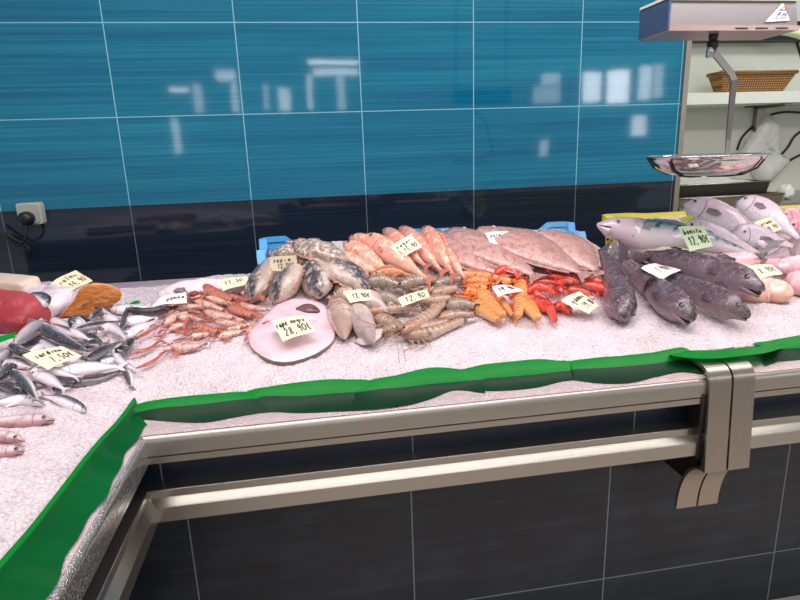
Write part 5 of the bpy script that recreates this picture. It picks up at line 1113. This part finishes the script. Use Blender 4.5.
    b = MB(); b.lathe(out + prof[1:], (c.x, yc - .02, zz), 56); b.build('weighing_pan', M['chrome'], root)
    b = MB()                                    # wire cradle below the pan
    for ang in (200, 300):
        dx, dy = math.cos(math.radians(ang)), math.sin(math.radians(ang)); q = [(c.x + dx * (rr_ + .004), yc - .02 + dy * (rr_ + .004), zz + z_ - .002) for rr_, z_ in out[::-1][1:]]
        b.tube(q, .0035, 6)
    b.build('pan_cradle', M['darksteel'], root)
scale()

# ------------------------------------------------------------------ wall socket
def socket():
    a = at_y(17, 205, 3.1); d = at_y(41.5, 203, 3.1); e = at_y(45, 222, 3.1); cx = (a.x + e.x) / 2; cz = (a.z + e.z) / 2; w = (d.x - a.x) / 2; hh = w * .95
    root = thing('wall_socket', 'grey surface mounted wall socket on the tile wall', 'socket', (cx, WALL_Y, cz))
    def rrect(y, s): return [V((cx + x, y, cz + z)) for x, z in [(sx * (w * s - .012) + .012 * math.cos(math.radians(t)), sz * (hh * s - .012) + .012 * math.sin(math.radians(t))) for sx, sz, t0 in ((1, 1, 0), (-1, 1, 90), (-1, -1, 180), (1, -1, 270)) for t in (t0, t0 + 30, t0 + 60, t0 + 90)]]
    b = MB(); b.rings([rrect(WALL_Y, 1), rrect(WALL_Y - .042, 1), rrect(WALL_Y - .048, .94)]); b.build('housing', M['grey'], root, smooth=2)
    b = MB(); b.rings([rrect(WALL_Y - .048, .86), rrect(WALL_Y - .056, .82)]); b.build('cover', plain('socket_cover', '#a9aba3', .4), root, smooth=2)
    p = thing('power_plug', 'black power plug with looped cable in the wall socket', 'plug', (cx - .01, WALL_Y - .09, cz - .02))
    b = MB(); b.lathe([(0, .034), (.028, .034), (.034, .02), (.034, -.01), (.028, -.02), (0, -.02)], (cx - .005, WALL_Y - .066, cz - .02), 20, V((0, -1, 0))); b.build('plug_body', M['black'], p)
    b = MB(); c0 = V((cx - .005, WALL_Y - .09, cz - .045))
    pts = [c0, c0 + V((-.01, -.01, -.07)), c0 + V((-.06, .0, -.10)), c0 + V((-.12, .03, -.05)), c0 + V((-.15, .04, -.01)), c0 + V((-.10, .04, -.06)), c0 + V((-.03, .04, -.11)), c0 + V((-.02, .04, -.14)), c0 + V((-.05, .05, -.12)), c0 + V((-.12, .06, -.06)), c0 + V((-.08, .06, -.085))]
    b.tube(spline(pts, 60), .006, 8); b.build('cable', M['rubber'], p)
socket()

# ------------------------------------------------------------------ niche on the right
def niche():
    z1, z0 = at_y(740, 92, 3.56).z, at_y(740, 103.5, 3.56).z
    sh = thing('wall_shelf', 'white wall shelf in the niche holding a basket', 'shelf', (3.6, 3.75, z0))
    b = MB(); b.box(2.2, 5.9, 3.56, 3.9, z0, z1); b.build('shelf_board', M['white'], sh, smooth=False)
    p = at_y(762, 106, 3.86); q = at_y(763, 135, 3.86); b = MB(); b.box(p.x - .03, p.x + .03, 3.86, 3.899, q.z, z0); b.box(p.x - .03, p.x + .03, 3.62, 3.899, z0 - .02, z0); b.build('shelf_bracket', M['steel_z'], sh, smooth=False)
    b = MB(); b.tube([at_y(745, 107, 3.8), at_y(790, 105, 3.8)], .006, 6); b.build('shelf_rod', M['darksteel'], sh)
    # basket
    L, Rr = at_y(723, 88, 3.62), at_y(783, 88, 3.62); TL, TR = at_y(721, 73, 3.60), at_y(796, 73, 3.60); zt = TL.z
    root = thing('wicker_basket', 'shallow brown wicker basket lined with plastic on the shelf', 'basket', ((L.x + Rr.x) / 2, 3.66, z1)); b = MB()
    def rect(xa, xb, ya, yb, z): return [V((xa, ya, z)), V((xb, ya, z)), V((xb, yb, z)), V((xa, yb, z))]
    b.rings([rect(L.x, Rr.x, 3.62, 3.70, z1 + .002), rect(TL.x, TR.x, 3.59, 3.73, zt), rect(TL.x + .015, TR.x - .015, 3.605, 3.715, zt), rect(L.x + .015, Rr.x - .015, 3.635, 3.685, z1 + .015)]); b.build('woven_body', M['wicker'], root, smooth=False)
    b = MB(); b.tube(rect(TL.x, TR.x, 3.59, 3.73, zt) + [V((TL.x, 3.59, zt))], .012, 8); b.build('braided_rim', M['wicker'], root)
    b = MB(); n = 16; vs = []
    for i in range(n):
        for j in range(6):
            u, v = i / (n - 1), j / 5; vs.append(V((TL.x + .06 + (TR.x - TL.x - .1) * u, 3.6 + .11 * v, zt + .012 + .03 * math.sin(math.pi * v) * (.5 + .5 * noise.noise(V((u * 6, v * 3, 1)))))))
    b.add(vs, [(i * 6 + j, (i + 1) * 6 + j, (i + 1) * 6 + j + 1, i * 6 + j + 1) for i in range(n - 1) for j in range(5)]); b.build('plastic_liner', M['bag'], root)
    # plastic bag hanging on the wall
    out = [(768, 112), (777, 118), (781, 140), (779, 158), (792, 162), (782, 172), (767, 184), (757, 176), (750, 155), (742, 160), (746, 148), (757, 130), (763, 116)]
    q = [at_y(x, y, 3.85) for x, y in out]; c = sum(q, V((0, 0, 0))) / len(q); q = spline(q + [q[0]], 41)[:-1]; b = MB()
    rings = []
    for k, dy in ((1, .04), (.98, .01), (.8, -.02), (.55, -.035), (.3, -.03), (.05, -.035)):
        rings.append([c + (p - c) * k + V((0, dy + .03 * noise.noise(p * 14 + V((k * 5, 0, 0))), 0)) for p in q])
    b.rings(rings, cap=False); b.f.append(tuple(5 * 40 + k for k in range(40))); b.m.append(0)
    o = b.build('plastic_bag', M['bag'], origin=c); tag(o, 'white crumpled plastic bag hanging on the niche wall', 'bag')
    for lab, pts in (('black cable arching left over the hanging plastic bag', [(737, 150), (744, 135), (765, 118), (785, 112), (815, 114)]), ('black cable curving up beside the bag at right', [(778, 158), (788, 147), (795, 136), (812, 124)]), ('short thick black cable lowest at the right edge', [(786, 163), (796, 157), (812, 150)]), ('thin black cable hanging from above at the right edge', [(796, 40), (800, 52), (806, 70)])):
        b = MB(); s = spline([at_y(x, y, 3.893) for x, y in pts], 24); b.tube(s, .008, 7); o = b.build('cable', M['rubber'], origin=s[12]); tag(o, lab, 'cable', 'cables on the niche wall')
    # worktop and stacked trays
    wt = at_y(730, 203, 3.3).z
    root = thing('worktop', 'steel worktop in the niche behind the yellow crate', 'worktop', (3.4, 3.55, wt - .04)); b = MB(); b.box(2.2, 5.9, 3.15, 3.89, wt - .05, wt); b.build('top', M['steel'], root, smooth=False)
    b = MB(); b.box(2.25, 5.85, 3.25, 3.88, 0, wt - .05); b.build('cabinet', M['darksteel'], root, smooth=False)
    def tray(label, xa, xb, ya, yb, za, zb, mat, name='metal_tray'):
        r = thing(name, label, 'tray', ((xa + xb) / 2, (ya + yb) / 2, za), 'metal trays stacked on the worktop')
        b = MB(); b.rings([rect(xa + .01, xb - .01, ya + .01, yb - .01, za), rect(xa, xb, ya, yb, zb), rect(xa + .012, xb - .012, ya + .012, yb - .012, zb), rect(xa + .02, xb - .02, ya + .02, yb - .02, za + .008)]); b.build('tray_body', mat, r, smooth=False)
        b = MB(); b.tube(rect(xa, xb, ya, yb, zb) + [V((xa, ya, zb))], .006, 6); b.build('tray_rim', M['steel'], r); return r
    xa = 2.2; brown = plain('dull_brass_steel', '#8a7b62', .35, .6)
    x_b = at_y(780, 198, 3.2).x; x_a = at_y(766, 185, 3.25).x
    tray('wide shallow tray at the bottom of the stack on worktop', xa, x_b, 3.17, 3.8, wt + .001, wt + .055, brown)
    tray('narrower tray on top of the stack, filled with plastic wrap', xa + .02, x_a, 3.22, 3.75, wt + .057, wt + .13, M['darksteel'])
    b = MB(); n = 26; vs = []
    za = wt + .075
    for i in range(n):
        for j in range(7):
            u, v = i / (n - 1), j / 6; vs.append(V((xa + .06 + (x_a - xa - .12) * u, 3.25 + .44 * v, za + .05 + .03 * noise.noise(V((u * 22, v * 3, 4))) + .03 * v)))
    b.add(vs, [(i * 7 + j, (i + 1) * 7 + j, (i + 1) * 7 + j + 1, i * 7 + j + 1) for i in range(n - 1) for j in range(6)]); o = b.build('plastic_wrap', M['bag'], origin=(xa + .4, 3.5, za + .04)); tag(o, 'crinkled clear plastic wrap lying in the top tray', 'plastic wrap', kind=None)
    c = at_y(786, 192, 3.35); b = MB(); b.ball(c, .05, .05, .045, nu=16, nv=12)
    b.v = [p + (p - c).normalized() * .016 * noise.noise(p * 45) for p in b.v]; o = b.build('crumpled_paper', M['bag'], origin=c); tag(o, 'crumpled white paper ball at the right end of the worktop', 'paper')
    # pale leaf seen under the scale
    q = [at_y(x, y, 3.6) for x, y in ((777, 30), (784, 27.5), (800, 27), (815, 30), (812, 42), (797, 38), (790, 36), (781, 34.5))]; c = sum(q, V((0, 0, 0))) / 8; q = spline(q + [q[0]], 25)[:-1]
    b = MB(); b.rings([[c + (p - c) * k + V((0, dy, 0)) for p in q] for k, dy in ((1, .01), (1, 0), (.5, -.02), (.05, -.024))], cap=False); b.f.append(tuple(3 * 24 + k for k in range(24))); b.m.append(0); o = b.build('hanging_leaf', plain('pale_lime_leaf', '#d6e6b0', .5), origin=c); tag(o, 'pale yellow green leaf shape hanging under the scale end', 'decoration')
niche()

# ------------------------------------------------------------------ camera, light
cam = bpy.data.cameras.new('camera'); co = bpy.data.objects.new('camera', cam); C.objects.link(co)
cam.sensor_width = 36; cam.lens = F / 800 * 36; cam.clip_start = .02
X, Y, Z = CR @ V((1, 0, 0)), CR @ V((0, 0, 1)), -(CR @ V((0, 1, 0)))
mw = Matrix((X, Y, Z)).transposed().to_4x4(); mw.translation = EYE; co.matrix_world = mw
bpy.context.scene.camera = co
w = bpy.data.worlds.new('market_hall'); bpy.context.scene.world = w; w.use_nodes = True
bg = w.node_tree.nodes['Background']; bg.inputs[0].default_value = (.86, .93, .95, 1); bg.inputs[1].default_value = .44
def area(name, loc, target, sx, sy, power, col):
    l = bpy.data.lights.new(name, 'AREA'); l.shape = 'RECTANGLE'; l.size = sx; l.size_y = sy; l.energy = power; l.color = col
    o = bpy.data.objects.new(name, l); C.objects.link(o); o.location = loc
    o.rotation_euler = (V(target) - V(loc)).to_track_quat('-Z', 'Y').to_euler(); return o
for x in (-.9, .2, 1.3, 2.3):
    area('display_lamp', (x, 1.35, Z0 + 1.25), (x, 1.75, Z0 - .5), 1.0, .22, 12.5, (1, .83, .86))
area('hall_light', (.5, -.9, Z0 + 2.6), (.5, 1.6, Z0 - .6), 2.4, 1.6, 24, (1, .97, .93))
area('ledge_fill_light', (.8, .75, Z0 + 1.62), (.8, .75, 0), 5.0, .3, 28, (1, .98, .95))  # unseen strip light added to brighten the bumper rail's ledge
area('niche_light', (3.4, 2.6, Z0 + 1.6), (3.4, 3.7, Z0), 1.6, .3, 16, (.97, 1, .92))
# added lamps behind the camera, standing in for daylight; each mirrors one tile reflection
def reflection_lamp(px0, px1, py0, py1, L=4.0, Yb=-2.8, col=(.95, .98, 1)):
    def refl(x, y):
        d = ray(x, y); p = EYE + d * (WALL_Y / d.y); d = V((d.x, -d.y, d.z)); return p + d * ((WALL_Y - Yb) / -d.y)
    a, c = refl(px0, py0), refl(px1, py1); sx, sy = abs(c.x - a.x), abs(a.z - c.z); m = (a + c) / 2
    area('tile_reflection_lamp', m, (m.x, 3, m.z), sx, sy, 1.7 * L * math.pi * sx * sy, col)
for q in ((169, 189, 88, 92, 6), (192, 204, 84, 112, 2.5), (215, 236, 70, 80, 4), (230, 240, 82, 112, 3), (262, 270, 84, 110, 2), (278, 291, 88, 111, 4), (306, 314, 74, 110, 3.5), (336, 346, 76, 110, 2.5), (308, 358, 61, 64, 9), (313, 358, 69, 75, 5), (170, 182, 118, 153, 3),
          (542, 560, 74, 84, 3), (583, 600, 72, 102, 7), (608, 628, 70, 103, 8), (640, 650, 66, 100, 5), (655, 662, 64, 98, 3), (632, 645, 116, 136, 5), (540, 548, 140, 156, 3), (533, 560, 86, 103, 2)): reflection_lamp(*q)
vs_ = bpy.context.scene.view_settings; vs_.view_transform = 'Standard'; vs_.look = 'None'; vs_.exposure = 0

for o in bpy.data.objects:
    if 'base' in o.keys(): del o['base']
